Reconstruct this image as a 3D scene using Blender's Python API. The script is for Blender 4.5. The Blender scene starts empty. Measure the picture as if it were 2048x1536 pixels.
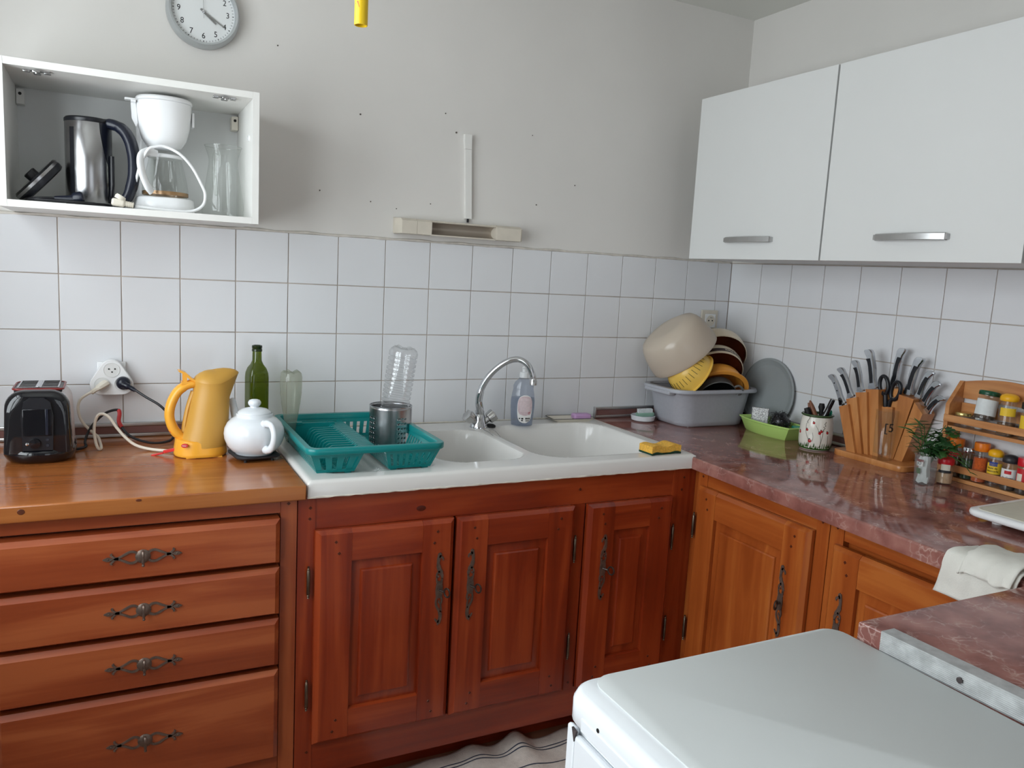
import bpy, bmesh, math, random
from math import sin, cos, pi, radians
from mathutils import Vector, Matrix
random.seed(7)
SC = bpy.context.scene
COL = SC.collection

# ------------------------------------------------------------------ camera
cam = bpy.data.cameras.new('camera')
cam.sensor_fit = 'HORIZONTAL'; cam.sensor_width = 36.0; cam.lens = 27.801
cam.clip_start = 0.02; cam.clip_end = 60
cam_o = bpy.data.objects.new('camera', cam); COL.objects.link(cam_o)
cam_o.matrix_world = Matrix(((0.894246, 0.014689, -0.447335, 0.13553),
                             (-0.44434, 0.14911, -0.883362, -2.47848),
                             (0.053727, 0.988711, 0.139868, 1.40423),
                             (0, 0, 0, 1)))
SC.camera = cam_o

# ------------------------------------------------------------------ world, window light, exposure
XL, XR, YF, ZCEIL = -0.42, 2.348, -4.1, 2.412
WY0, WY1, WZ0, WZ1 = -2.15, -0.40, 0.86, 2.24
world = bpy.data.worlds.new('overcast_sky'); SC.world = world; world.use_nodes = True
bgn = world.node_tree.nodes['Background']
bgn.inputs[0].default_value = (0.86, 0.93, 1.0, 1); bgn.inputs[1].default_value = 1.2
def area(name, loc, rot, sx, sy, power, col):
    l = bpy.data.lights.new(name, 'AREA'); l.shape = 'RECTANGLE'; l.size = sx; l.size_y = sy
    l.energy = power; l.color = col
    o = bpy.data.objects.new(name, l); COL.objects.link(o); o.location = loc; o.rotation_euler = rot
    return o
# daylight entering through the window in the left wall
area('window_daylight', (XL - 0.24, (WY0 + WY1) / 2, (WZ0 + WZ1) / 2), (0, radians(-90), 0), WZ1 - WZ0 + .1, WY1 - WY0 + .1, 52, (0.90, 0.97, 1.0))
# daylight entering through the glazed door behind the camera
area('door_daylight', (1.0, YF - 0.12, 1.15), (radians(90), 0, 0), 1.1, 2.0, 3.0, (0.93, 0.97, 1.0))
vs = SC.view_settings
vs.view_transform = 'Standard'; vs.look = 'None'; vs.gamma = 1.0; vs.use_curve_mapping = False
vs.exposure = 0.03
SC.cycles.max_bounces = 8; SC.cycles.diffuse_bounces = 4; SC.cycles.glossy_bounces = 4
SC.cycles.transmission_bounces = 8; SC.cycles.transparent_max_bounces = 16
SC.cycles.sample_clamp_indirect = 8.0; SC.cycles.adaptive_threshold = 0.05

# ------------------------------------------------------------------ materials
def lin(c):
    c = c / 255.0
    return c / 12.92 if c <= 0.04045 else ((c + 0.055) / 1.055) ** 2.4
def S(r, g, b): return (lin(r), lin(g), lin(b), 1)
MATS = {}
def new_mat(name):
    m = bpy.data.materials.new(name); m.use_nodes = True; MATS[name] = m
    nt = m.node_tree; return m, nt, nt.nodes['Principled BSDF'], nt.nodes['Material Output']
def N(nt, t, **kw):
    n = nt.nodes.new(t)
    for k, v in kw.items(): setattr(n, k, v)
    return n
def ramp(nt, stops):
    r = N(nt, 'ShaderNodeValToRGB'); e = r.color_ramp.elements
    while len(e) > 1: e.remove(e[-1])
    e[0].position = stops[0][0]; e[0].color = stops[0][1]
    for p, c in stops[1:]:
        x = e.new(p); x.color = c
    return r
def mat(name, col, rough=0.5, metal=0.0, spec=0.5, vary=0.0, vscale=8.0, bump=0.0, bscale=40.0, coat=0.0, sss=0.0, trans=0.0, ior=1.45):
    """plain procedural material; vary = colour mottling, bump = fine relief"""
    m, nt, b, out = new_mat(name)
    b.inputs['Roughness'].default_value = rough; b.inputs['Metallic'].default_value = metal
    b.inputs['Specular IOR Level'].default_value = spec; b.inputs['Coat Weight'].default_value = coat
    b.inputs['Coat Roughness'].default_value = 0.05; b.inputs['IOR'].default_value = ior
    b.inputs['Transmission Weight'].default_value = trans
    if sss:
        b.inputs['Subsurface Weight'].default_value = sss; b.inputs['Subsurface Radius'].default_value = (.01, .008, .006)
    tc = N(nt, 'ShaderNodeTexCoord')
    nz = N(nt, 'ShaderNodeTexNoise'); nz.inputs['Scale'].default_value = vscale; nz.inputs['Detail'].default_value = 4
    nt.links.new(tc.outputs['Object'], nz.inputs['Vector'])
    lo = tuple(c * (1 - vary) for c in col[:3]) + (1,); hi = tuple(min(1, c * (1 + vary)) for c in col[:3]) + (1,)
    r = ramp(nt, [(0.3, lo), (0.7, hi)])
    nt.links.new(nz.outputs['Fac'], r.inputs[0]); nt.links.new(r.outputs[0], b.inputs['Base Color'])
    if bump:
        n2 = N(nt, 'ShaderNodeTexNoise'); n2.inputs['Scale'].default_value = bscale; n2.inputs['Detail'].default_value = 5
        nt.links.new(tc.outputs['Object'], n2.inputs['Vector'])
        bp = N(nt, 'ShaderNodeBump'); bp.inputs['Strength'].default_value = bump; bp.inputs['Distance'].default_value = 0.002
        nt.links.new(n2.outputs['Fac'], bp.inputs['Height']); nt.links.new(bp.outputs[0], b.inputs['Normal'])
    return m
def wood(name, dark, mid, light, axis=0, rough=0.28, coat=0.25, scale=1.0, knots=True):
    m, nt, b, out = new_mat(name)
    b.inputs['Roughness'].default_value = rough; b.inputs['Coat Weight'].default_value = coat; b.inputs['Coat Roughness'].default_value = 0.12
    tc = N(nt, 'ShaderNodeTexCoord'); oi = N(nt, 'ShaderNodeObjectInfo')
    add = N(nt, 'ShaderNodeVectorMath', operation='MULTIPLY_ADD')
    add.inputs[1].default_value = (1, 1, 1)
    cmb = N(nt, 'ShaderNodeMath', operation='MULTIPLY'); cmb.inputs[1].default_value = 7.3
    nt.links.new(oi.outputs['Random'], cmb.inputs[0])
    nt.links.new(tc.outputs['Object'], add.inputs[0]); nt.links.new(cmb.outputs[0], add.inputs[2])
    mp = N(nt, 'ShaderNodeMapping')
    s = [14 * scale] * 3; s[axis] = 1.1 * scale
    mp.inputs['Scale'].default_value = s
    nt.links.new(add.outputs[0], mp.inputs[0])
    n1 = N(nt, 'ShaderNodeTexNoise'); n1.inputs['Scale'].default_value = 1.0; n1.inputs['Detail'].default_value = 6; n1.inputs['Distortion'].default_value = 1.2
    nt.links.new(mp.outputs[0], n1.inputs['Vector'])
    mp2 = N(nt, 'ShaderNodeMapping'); s2 = [110 * scale] * 3; s2[axis] = 4.0 * scale; mp2.inputs['Scale'].default_value = s2
    nt.links.new(add.outputs[0], mp2.inputs[0])
    n2 = N(nt, 'ShaderNodeTexNoise'); n2.inputs['Scale'].default_value = 1.0; n2.inputs['Detail'].default_value = 3
    nt.links.new(mp2.outputs[0], n2.inputs['Vector'])
    n3 = N(nt, 'ShaderNodeTexNoise'); n3.inputs['Scale'].default_value = 3.0; n3.inputs['Detail'].default_value = 2
    nt.links.new(add.outputs[0], n3.inputs['Vector'])
    mx = N(nt, 'ShaderNodeMath', operation='MULTIPLY_ADD'); mx.inputs[1].default_value = 0.22
    nt.links.new(n2.outputs['Fac'], mx.inputs[0]); nt.links.new(n1.outputs['Fac'], mx.inputs[2])
    mx2 = N(nt, 'ShaderNodeMath', operation='MULTIPLY_ADD'); mx2.inputs[1].default_value = 0.45
    nt.links.new(n3.outputs['Fac'], mx2.inputs[0]); nt.links.new(mx.outputs[0], mx2.inputs[2])
    r = ramp(nt, [(0.55, dark), (0.82, mid), (1.1 if False else 1.0, light)])
    nt.links.new(mx2.outputs[0], r.inputs[0])
    nt.links.new(r.outputs[0], b.inputs['Base Color'])
    bp = N(nt, 'ShaderNodeBump'); bp.inputs['Strength'].default_value = 0.08; bp.inputs['Distance'].default_value = 0.001
    nt.links.new(n2.outputs['Fac'], bp.inputs['Height']); nt.links.new(bp.outputs[0], b.inputs['Normal'])
    return m
def clear(name, tint=(1, 1, 1), gloss=0.03, body=0.0, bodycol=(1, 1, 1), edge=1.0, ior=1.4):
    """thin clear wall: tinted see-through with fresnel reflection; body = share of milky diffuse"""
    m, nt, b, out = new_mat(name); nt.nodes.remove(b)
    tr = N(nt, 'ShaderNodeBsdfTransparent'); tr.inputs[0].default_value = tint + (1,)
    gl = N(nt, 'ShaderNodeBsdfGlossy'); gl.inputs['Roughness'].default_value = gloss
    fr = N(nt, 'ShaderNodeLayerWeight'); fr.inputs['Blend'].default_value = 0.5
    pw = N(nt, 'ShaderNodeMath', operation='POWER'); pw.inputs[1].default_value = 4.0
    nt.links.new(fr.outputs['Facing'], pw.inputs[0])
    ma = N(nt, 'ShaderNodeMath', operation='MULTIPLY_ADD'); ma.inputs[1].default_value = 0.42; ma.inputs[2].default_value = 0.045
    nt.links.new(pw.outputs[0], ma.inputs[0])
    nz = N(nt, 'ShaderNodeTexNoise'); nz.inputs['Scale'].default_value = 25; tc = N(nt, 'ShaderNodeTexCoord')
    nt.links.new(tc.outputs['Object'], nz.inputs['Vector'])
    bp = N(nt, 'ShaderNodeBump'); bp.inputs['Strength'].default_value = 0.05; bp.inputs['Distance'].default_value = 0.002
    nt.links.new(nz.outputs['Fac'], bp.inputs['Height']); nt.links.new(bp.outputs[0], gl.inputs['Normal'])
    mul = N(nt, 'ShaderNodeMath', operation='MULTIPLY'); mul.inputs[1].default_value = edge; mul.use_clamp = True
    nt.links.new(ma.outputs[0], mul.inputs[0])
    mx = N(nt, 'ShaderNodeMixShader')
    src = tr
    if body:
        df = N(nt, 'ShaderNodeBsdfDiffuse'); df.inputs[0].default_value = bodycol + (1,)
        tl = N(nt, 'ShaderNodeBsdfTranslucent'); tl.inputs[0].default_value = bodycol + (1,)
        m0 = N(nt, 'ShaderNodeMixShader'); m0.inputs[0].default_value = 0.4
        nt.links.new(df.outputs[0], m0.inputs[1]); nt.links.new(tl.outputs[0], m0.inputs[2])
        m1 = N(nt, 'ShaderNodeMixShader'); m1.inputs[0].default_value = body
        nt.links.new(tr.outputs[0], m1.inputs[1]); nt.links.new(m0.outputs[0], m1.inputs[2]); src = m1
    nt.links.new(mul.outputs[0], mx.inputs[0]); nt.links.new(src.outputs[0], mx.inputs[1]); nt.links.new(gl.outputs[0], mx.inputs[2])
    nt.links.new(mx.outputs[0], out.inputs[0])
    return m
def marble(name):
    m, nt, b, out = new_mat(name)
    b.inputs['Roughness'].default_value = 0.07; b.inputs['Specular IOR Level'].default_value = 0.5
    tc = N(nt, 'ShaderNodeTexCoord')
    nd = N(nt, 'ShaderNodeTexNoise'); nd.inputs['Scale'].default_value = 16; nd.inputs['Detail'].default_value = 5
    nt.links.new(tc.outputs['Object'], nd.inputs['Vector'])
    base = ramp(nt, [(0.3, S(118, 72, 66)), (0.5, S(146, 96, 88)), (0.7, S(166, 116, 106))])
    nt.links.new(nd.outputs['Fac'], base.inputs[0])
    wv = N(nt, 'ShaderNodeVectorMath', operation='MULTIPLY_ADD'); wv.inputs[1].default_value = (.09, .09, .09)
    nt.links.new(nd.outputs['Color'], wv.inputs[0]); nt.links.new(tc.outputs['Object'], wv.inputs[2])
    vo = N(nt, 'ShaderNodeTexVoronoi', feature='DISTANCE_TO_EDGE'); vo.inputs['Scale'].default_value = 48
    nt.links.new(wv.outputs[0], vo.inputs['Vector'])
    vr = ramp(nt, [(0.0, (.6, .6, .6, 1)), (0.06, (.15, .15, .15, 1)), (0.14, (0, 0, 0, 1))])
    nt.links.new(vo.outputs['Distance'], vr.inputs[0])
    n3 = N(nt, 'ShaderNodeTexNoise'); n3.inputs['Scale'].default_value = 22; nt.links.new(tc.outputs['Object'], n3.inputs['Vector'])
    r3 = ramp(nt, [(0.5, (0, 0, 0, 1)), (0.68, (1, 1, 1, 1))]); nt.links.new(n3.outputs['Fac'], r3.inputs[0])
    mu = N(nt, 'ShaderNodeMath', operation='MULTIPLY'); nt.links.new(vr.outputs[0], mu.inputs[0]); nt.links.new(r3.outputs[0], mu.inputs[1])
    mx = N(nt, 'ShaderNodeMixRGB'); mx.inputs[2].default_value = S(214, 186, 176)
    nt.links.new(mu.outputs[0], mx.inputs[0]); nt.links.new(base.outputs[0], mx.inputs[1])
    nt.links.new(mx.outputs[0], b.inputs['Base Color'])
    return m

# plaster, tiles, metals, plastics
mat('plaster', S(222, 219, 215), .85, vary=.03, vscale=2.5, bump=.06, bscale=120)
mat('ceiling_paint', S(222, 222, 216), .9, vary=.02, vscale=2, bump=.05, bscale=90)
mat('tile_glaze', S(226, 227, 230), .16, vary=.015, vscale=5, bump=.025, bscale=9)
mat('grout', S(182, 170, 160), .9, vary=.22, vscale=14)
mat('caulk', S(206, 200, 192), .8, vary=.14, vscale=30)
mat('floor_tile', S(150, 112, 88), .4, vary=.15, vscale=6)
mat('white_frame', S(232, 234, 234), .4, vary=.02)
clear('window_glass', (1, 1, 1), .01, edge=.6)
C1 = (S(78, 27, 11), S(128, 50, 22), S(158, 74, 34))
for i, a in enumerate('xyz'):
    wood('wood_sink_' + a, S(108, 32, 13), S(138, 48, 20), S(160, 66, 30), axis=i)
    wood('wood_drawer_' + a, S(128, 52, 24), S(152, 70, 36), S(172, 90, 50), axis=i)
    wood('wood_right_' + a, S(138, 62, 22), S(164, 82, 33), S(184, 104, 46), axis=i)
wood('worktop_wood', S(136, 74, 34), S(156, 90, 44), S(172, 106, 56), axis=0, rough=.2, coat=.2)
mat('knot', S(96, 46, 24), .4, vary=.3, vscale=60)
mat('knot_dark', S(84, 28, 13), .4, vary=.3, vscale=60)
mat('key_iron', S(74, 66, 62), .35, metal=.8, vary=.1)
mat('peg', S(84, 34, 16), .4, vary=.1)
mat('gap_shade', S(40, 16, 10), .8)  # shade between the drawers, put into a colour
mat('old_iron', S(118, 102, 92), .45, metal=.7, vary=.25, vscale=60, bump=.3, bscale=150)
mat('bronze_hinge', S(112, 98, 84), .38, metal=.9, vary=.2, vscale=60)
marble('marble_red')
mat('sink_ceramic', S(226, 224, 221), .09, vary=.01, vscale=4)
mat('silicone', S(222, 216, 204), .5, vary=.2, vscale=40)
mat('chrome', S(206, 208, 212), .1, metal=1.0, vary=.02)
mat('worn_chrome', S(196, 196, 196), .22, metal=1.0, vary=.1, vscale=50)
mat('aluminium', S(188, 188, 188), .34, metal=.95, vary=.08, vscale=20)
mat('alu_worn', S(200, 202, 203), .45, metal=.75, vary=.16, vscale=50)
mat('rail_panel', S(120, 86, 82), .12, vary=.1, vscale=15)
mat('white_melamine', S(222, 223, 222), .5, vary=.012, vscale=3)
mat('white_edge', S(230, 229, 225), .4, vary=.02)
mat('machine_top', S(210, 214, 214), .5, vary=.012, vscale=4, bump=.03, bscale=300)
mat('machine_enamel', S(236, 240, 244), .18, vary=.01)
mat('black_hole', S(14, 13, 13), .7)
mat('rust', S(70, 62, 62), .7, vary=.3, vscale=80)
mat('white_plastic', S(236, 237, 238), .22, vary=.01)
mat('cream_plastic', S(226, 219, 205), .35, vary=.03)
mat('old_ivory', S(214, 206, 192), .5, vary=.05, vscale=20)
mat('reflector_grey', S(176, 166, 154), .3, metal=.4)
mat('black_gloss', S(16, 17, 22), .06, vary=.05, coat=.4)
mat('black_plastic', S(26, 27, 32), .3, vary=.05)
mat('navy_black', S(24, 28, 42), .28, vary=.05)
mat('black_matt', S(22, 21, 21), .6, vary=.1)
mat('steel', S(176, 176, 178), .25, metal=1.0, vary=.03, vscale=30)
mat('steel_bright', S(200, 202, 206), .16, metal=1.0, vary=.05, vscale=30)
mat('pink_grey', S(214, 200, 198), .3, metal=.15, vary=.02)
mat('red_trim', S(126, 40, 38), .3)
mat('yellow_plastic', S(240, 172, 58), .24, vary=.02, sss=.05)
mat('yellow_pale', S(198, 150, 66), .4, vary=.02, sss=.05)
mat('yellow_colander', S(238, 196, 92), .3, vary=.02, sss=.05)
mat('orange_plastic', S(240, 164, 70), .3, vary=.02, sss=.05)
mat('red_plastic', S(206, 34, 30), .3)
mat('red_tape', S(176, 44, 46), .5, vary=.15, vscale=60)
mat('white_ceramic', S(224, 229, 234), .05, vary=.008)
mat('cast_black', S(40, 38, 40), .55, vary=.2, vscale=50)
clear('green_glass', (.36, .43, .06), .03, body=.14, bodycol=(.075, .095, .01), edge=1.3)
mat('green_glass_dark', S(30, 44, 16), .1)
clear('pet_clear', (.95, .955, .96), .04, body=.06, bodycol=(.88, .9, .92), edge=2.4)
clear('pet_dusty', (.82, .84, .78), .12, body=.26, bodycol=(.62, .63, .55), ior=1.35)
clear('jug_glass', (.965, .975, .965), .02, ior=1.45, edge=1.1)
clear('cup_plastic', (.9, .92, .91), .06, body=.18, bodycol=(.8, .82, .82), ior=1.4)
clear('soap_clear', (.80, .83, .88), .04, body=.12, bodycol=(.62, .66, .74), ior=1.42)
clear('spice_glass', (.92, .93, .92), .03, body=.04, ior=1.45)
mat('coffee_band', S(150, 118, 84), .2, metal=.3, vary=.1)
mat('teal_plastic', S(10, 126, 126), .28, vary=.03)
mat('lilac_soap', S(190, 152, 196), .4, vary=.06, sss=.1)
mat('sponge_yellow', S(232, 178, 74), .95, vary=.18, vscale=180, bump=1.0, bscale=220)
mat('scour_green', S(26, 62, 44), .95, vary=.3, vscale=200, bump=.8, bscale=300)
mat('brush_green', S(134, 168, 152), .35)
mat('bristle', S(222, 226, 228), .7, vary=.1, vscale=150)
mat('grey_plastic', S(176, 178, 186), .4, vary=.03, vscale=100)
mat('grey_lid', S(150, 156, 158), .45, vary=.04)
clear('beige_translucent', (.80, .72, .62), .22, body=.9, bodycol=(.86, .77, .66), ior=1.35)
mat('bowl_cream', S(222, 206, 182), .2, vary=.03)
mat('bowl_brown', S(112, 52, 30), .14, vary=.06)
mat('band_dark', S(52, 32, 32), .3)
mat('text_cream', S(214, 200, 180), .5)
mat('pan_grey', S(126, 128, 128), .3, metal=.4)
mat('lime_plastic', S(186, 222, 124), .3, vary=.02)
mat('emerald', S(34, 152, 118), .4, vary=.1)
mat('silver_mesh', S(170, 170, 170), .3, metal=.85, vary=.5, vscale=260, bump=1.0, bscale=320)
mat('steel_wool', S(74, 74, 76), .3, metal=.9, vary=.5, vscale=300)
mat('pot_white', S(232, 228, 218), .1, vary=.01)
mat('grass_green', S(44, 88, 24), .35, vary=.3, vscale=60)
mat('ladybird_red', S(176, 34, 36), .3)
mat('pot_rim_green', S(58, 82, 48), .2, vary=.1)
mat('stem_brown', S(72, 66, 44), .5)
mat('wood_brown', S(128, 82, 58), .45, vary=.15, vscale=40)
wood('block_wood', S(158, 94, 46), S(188, 122, 66), S(206, 144, 86), axis=2, rough=.35, coat=.1)
wood('rack_pine', S(166, 100, 54), S(204, 142, 88), S(220, 164, 110), axis=1, rough=.4, coat=.1)
mat('print_black', S(22, 22, 24), .4)
mat('herb_green', S(58, 96, 44), .5, vary=.3, vscale=40)
mat('herb_dark', S(34, 70, 34), .5, vary=.3, vscale=40)
mat('paper_white', S(222, 226, 226), .7, vary=.06, vscale=60)
mat('label_cream', S(226, 220, 205), .6, vary=.05, vscale=60)
mat('label_pink', S(206, 184, 188), .5, vary=.1, vscale=120)
mat('label_yellow', S(236, 196, 50), .45, vary=.04)
mat('label_blue', S(30, 62, 140), .4)
mat('label_red', S(196, 36, 44), .4)
mat('label_white', S(234, 232, 230), .45)
mat('label_black', S(48, 50, 54), .45)
mat('cap_orange', S(240, 128, 24), .35)
mat('cap_yellow', S(244, 180, 24), .35)
mat('cap_green', S(24, 78, 52), .3)
mat('cap_black', S(44, 44, 48), .35)
mat('cap_red', S(206, 30, 44), .3)
mat('cap_gold', S(206, 186, 120), .25, metal=.8)
mat('cap_white', S(236, 238, 240), .4)
mat('spice_brown', S(120, 84, 50), .9, vary=.3, vscale=200)
mat('spice_beige', S(204, 168, 134), .9, vary=.1, vscale=150)
mat('spice_orange', S(206, 96, 40), .9, vary=.2, vscale=200)
mat('spice_dark', S(74, 58, 46), .9, vary=.4, vscale=200)
mat('board_cream', S(204, 200, 184), .5, vary=.04, vscale=50, bump=.1, bscale=200)
mat('towel_linen', S(226, 224, 216), .95, vary=.04, vscale=30, bump=.3, bscale=400)
mat('mat_cotton', S(214, 204, 196), .95, vary=.07, vscale=60, bump=.7, bscale=380)
mat('stripe_navy', S(60, 66, 84), .9, vary=.2, vscale=200)
mat('tube_yellow', S(240, 200, 28), .4, vary=.03)
mat('clock_silver', S(186, 190, 192), .32, metal=.55)
mat('dial_white', S(226, 228, 228), .6)
mat('hand_grey', S(140, 140, 138), .4, metal=.5)
mat('wall_mark', S(90, 82, 76), .8)
mat('cord_white', S(226, 218, 204), .4, vary=.03)
mat('cord_black', S(30, 30, 34), .4)
# ------------------------------------------------------------------ geometry helpers
def rotm(ax, deg): return Matrix.Rotation(radians(deg), 4, ax)
def trans(x, y, z): return Matrix.Translation((x, y, z))
def aim(p, d, up=(0, 0, 1)):
    """matrix whose local +Z points along d, placed at p"""
    q = Vector(d).normalized().to_track_quat('Z', 'Y')
    return Matrix.Translation(Vector(p)) @ q.to_matrix().to_4x4()
def circ(r, z=0, n=24, a0=0): return [(r * cos(a0 + 2 * pi * i / n), r * sin(a0 + 2 * pi * i / n), z) for i in range(n)]
def rrect(w, d, r, z=0, n=5):
    """rounded rectangle ring centred on 0"""
    pts = []
    for cx, cy, a in ((w / 2 - r, d / 2 - r, 0), (-w / 2 + r, d / 2 - r, 90), (-w / 2 + r, -d / 2 + r, 180), (w / 2 - r, -d / 2 + r, 270)):
        for i in range(n + 1):
            t = radians(a + 90 * i / n); pts.append((cx + r * cos(t), cy + r * sin(t), z))
    return pts
def spline(pts, k=8):
    P = [Vector(p) for p in pts]; out = []
    for i in range(len(P) - 1):
        p0 = P[max(i - 1, 0)]; p1 = P[i]; p2 = P[i + 1]; p3 = P[min(i + 2, len(P) - 1)]
        for j in range(k):
            t = j / k
            out.append(0.5 * ((2 * p1) + (-p0 + p2) * t + (2 * p0 - 5 * p1 + 4 * p2 - p3) * t * t + (-p0 + 3 * p1 - 3 * p2 + p3) * t ** 3))
    out.append(P[-1]); return out
class G:
    def __init__(s, M=None): s.v = []; s.f = []; s.M = M or Matrix(); s.flat = set()
    def add(s, vs, fs):
        o = len(s.v); s.v += [s.M @ Vector(v) for v in vs]; s.f += [tuple(i + o for i in f) for f in fs]; return s
    def box(s, x0, x1, y0, y1, z0, z1, b=0.0, seg=2):
        if x0 > x1: x0, x1 = x1, x0
        if y0 > y1: y0, y1 = y1, y0
        if z0 > z1: z0, z1 = z1, z0
        if b <= 0:
            vs = [(x, y, z) for x in (x0, x1) for y in (y0, y1) for z in (z0, z1)]
            return s.add(vs, [(0, 1, 3, 2), (4, 6, 7, 5), (0, 4, 5, 1), (2, 3, 7, 6), (0, 2, 6, 4), (1, 5, 7, 3)])
        bm = bmesh.new(); bmesh.ops.create_cube(bm, size=1)
        for v in bm.verts: v.co = Vector(((x0 + x1) / 2 + v.co.x * (x1 - x0), (y0 + y1) / 2 + v.co.y * (y1 - y0), (z0 + z1) / 2 + v.co.z * (z1 - z0)))
        b = min(b, .49 * min(x1 - x0, y1 - y0, z1 - z0))
        bmesh.ops.bevel(bm, geom=bm.edges[:], offset=b, segments=seg, affect='EDGES', profile=.5)
        bm.verts.index_update()
        o = len(s.f); s.add([v.co[:] for v in bm.verts], [tuple(v.index for v in f.verts) for f in bm.faces])
        s.flat |= {o + i for i, f in enumerate(bm.faces) if max(abs(c) for c in f.normal) > .9999}
        bm.free(); return s
    def loft(s, rings, c0=True, c1=True, closed=True):
        n = len(rings[0]); vs = [v for r in rings for v in r]; fs = []
        for i in range(len(rings) - 1):
            for j in range(n if closed else n - 1):
                k = (j + 1) % n
                fs.append((i * n + j, i * n + k, (i + 1) * n + k, (i + 1) * n + j))
        if c0: fs.append(tuple(range(n - 1, -1, -1)))
        if c1: fs.append(tuple((len(rings) - 1) * n + j for j in range(n)))
        return s.add(vs, fs)
    def lathe(s, prof, n=32, c0=True, c1=True):
        return s.loft([circ(max(r, 1e-5), z, n) for r, z in prof], c0, c1)
    def tube(s, path, r, n=10, caps=True, flat=1.0, close=False, up=None):
        P = [Vector(p) for p in path]; R = r if isinstance(r, (list, tuple)) else [r] * len(P)
        if len(R) != len(P): R = [R[min(int(i / (len(P) - 1) * (len(R) - 1) + .5), len(R) - 1)] for i in range(len(P))]
        t0 = (P[1] - P[0]).normalized(); u = Vector(up) if up else (Vector((0, 0, 1)) if abs(t0.z) < .9 else Vector((1, 0, 0)))
        u = (u - t0 * u.dot(t0)).normalized(); rings = []
        for i, p in enumerate(P):
            if close: t = (P[(i + 1) % len(P)] - P[i - 1]).normalized()
            else: t = (P[min(i + 1, len(P) - 1)] - P[max(i - 1, 0)]).normalized()
            if up: u = Vector(up)
            u = (u - t * u.dot(t)).normalized(); w = t.cross(u)
            rings.append([p + u * (cos(2 * pi * k / n) * R[i] * flat) + w * (sin(2 * pi * k / n) * R[i]) for k in range(n)])
        if close: rings.append(rings[0]); caps = False
        return s.loft(rings, caps, caps)
    def prism(s, poly, y0, y1, plane='xz'):
        """extrude a 2D outline; poly in the named plane, depth along the third axis"""
        def P(a, b, c): return {'xz': (a, c, b), 'xy': (a, b, c), 'yz': (c, a, b)}[plane]
        return s.loft([[P(a, b, y0) for a, b in poly], [P(a, b, y1) for a, b in poly]])
    def chbox(s, x0, x1, z0, z1, yb, yf, cl=0, cr=0, cb=0, ct=0, d=.008):
        """board in the xz plane, front at yf (towards -y), chamfered on chosen outer edges"""
        r = lambda a, b, c, e, y: [(a, y, c), (b, y, c), (b, y, e), (a, y, e)]
        return s.loft([r(x0, x1, z0, z1, yb), r(x0, x1, z0, z1, yf + d), r(x0 + cl, x1 - cr, z0 + cb, z1 - ct, yf)])
    def ribbon(s, path, w, y0, y1):
        """flat strip in xz following path (2D) with widths w"""
        P = [Vector((a, b)) for a, b in path]; L = []; R_ = []
        for i, p in enumerate(P):
            t = (P[min(i + 1, len(P) - 1)] - P[max(i - 1, 0)]); t = t.normalized() if t.length else Vector((1, 0))
            nrm = Vector((-t.y, t.x)); ww = w[min(int(i / (len(P) - 1) * (len(w) - 1) + .5), len(w) - 1)] / 2
            L.append(p + nrm * ww); R_.append(p - nrm * ww)
        for i in range(len(P) - 1):
            q = [L[i], L[i + 1], R_[i + 1], R_[i]]
            s.loft([[(a.x, y0, a.y) for a in q], [(a.x, y1, a.y) for a in q]])
        return s
    def build(s, name, m, parent=None, smooth=40, fix=True):
        me = bpy.data.meshes.new(name); me.from_pydata([tuple(v) for v in s.v], [], s.f)
        if fix:
            bm = bmesh.new(); bm.from_mesh(me); bmesh.ops.recalc_face_normals(bm, faces=bm.faces[:]); bm.to_mesh(me); bm.free()
        me.update()
        if smooth:
            me.polygons.foreach_set('use_smooth', [True] * len(me.polygons)); me.set_sharp_from_angle(angle=radians(smooth))
            if s.flat: me.polygons.foreach_set('use_smooth', [i not in s.flat for i in range(len(me.polygons))])
        me.materials.append(MATS[m])
        o = bpy.data.objects.new(name, me); COL.objects.link(o)
        if parent: o.parent = parent
        return o
def share(name, src, parent, loc, rz=0, scale=None):
    o = bpy.data.objects.new(name, src.data); COL.objects.link(o); o.parent = parent; o.location = loc; o.rotation_euler = (0, 0, rz)
    if scale: o.scale = scale
    return o
def tag(o, label, cat, group=None):
    o['label'] = label; o['category'] = cat
    if group: o['group'] = group
    return o
def thing(name, label, cat, loc=(0, 0, 0), rz=0, group=None, rot=None):
    o = bpy.data.objects.new(name, None); COL.objects.link(o); o.empty_display_size = .05
    o.location = loc; o.rotation_euler = rot if rot else (0, 0, rz); return tag(o, label, cat, group)
def struct(o): o['kind'] = 'structure'; return o
def lab(o, t): o['label'] = t; return o
def text_geo(txt, size, ext=0.0003):
    cu = bpy.data.curves.new('t', 'FONT'); cu.body = txt; cu.size = size; cu.extrude = ext; cu.align_x = 'CENTER'; cu.align_y = 'CENTER'; cu.resolution_u = 3
    ob = bpy.data.objects.new('t', cu); COL.objects.link(ob)
    bpy.context.view_layer.update()
    me = bpy.data.meshes.new_from_object(ob.evaluated_get(bpy.context.evaluated_depsgraph_get()))
    vs = [v.co.copy() for v in me.vertices]; fs = [tuple(p.vertices) for p in me.polygons]
    bpy.data.objects.remove(ob); bpy.data.curves.remove(cu); bpy.data.meshes.remove(me)
    return vs, fs
def text_on(fn, txt, size, name, m, parent, ext=0.0003):
    """text mapped by fn(u, v, h) -> xyz"""
    vs, fs = text_geo(txt, size, ext); g = G(); g.add([fn(v.x, v.y, v.z) for v in vs], fs)
    return g.build(name, m, parent, smooth=0, fix=False)
def cyl_fn(R, z, a0):
    """wrap (u,v) round a vertical cylinder of radius R; a0 = facing angle; reads left to right from outside"""
    return lambda u, v, h: ((R + h) * cos(a0 + u / R), (R + h) * sin(a0 + u / R), z + v)
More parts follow.
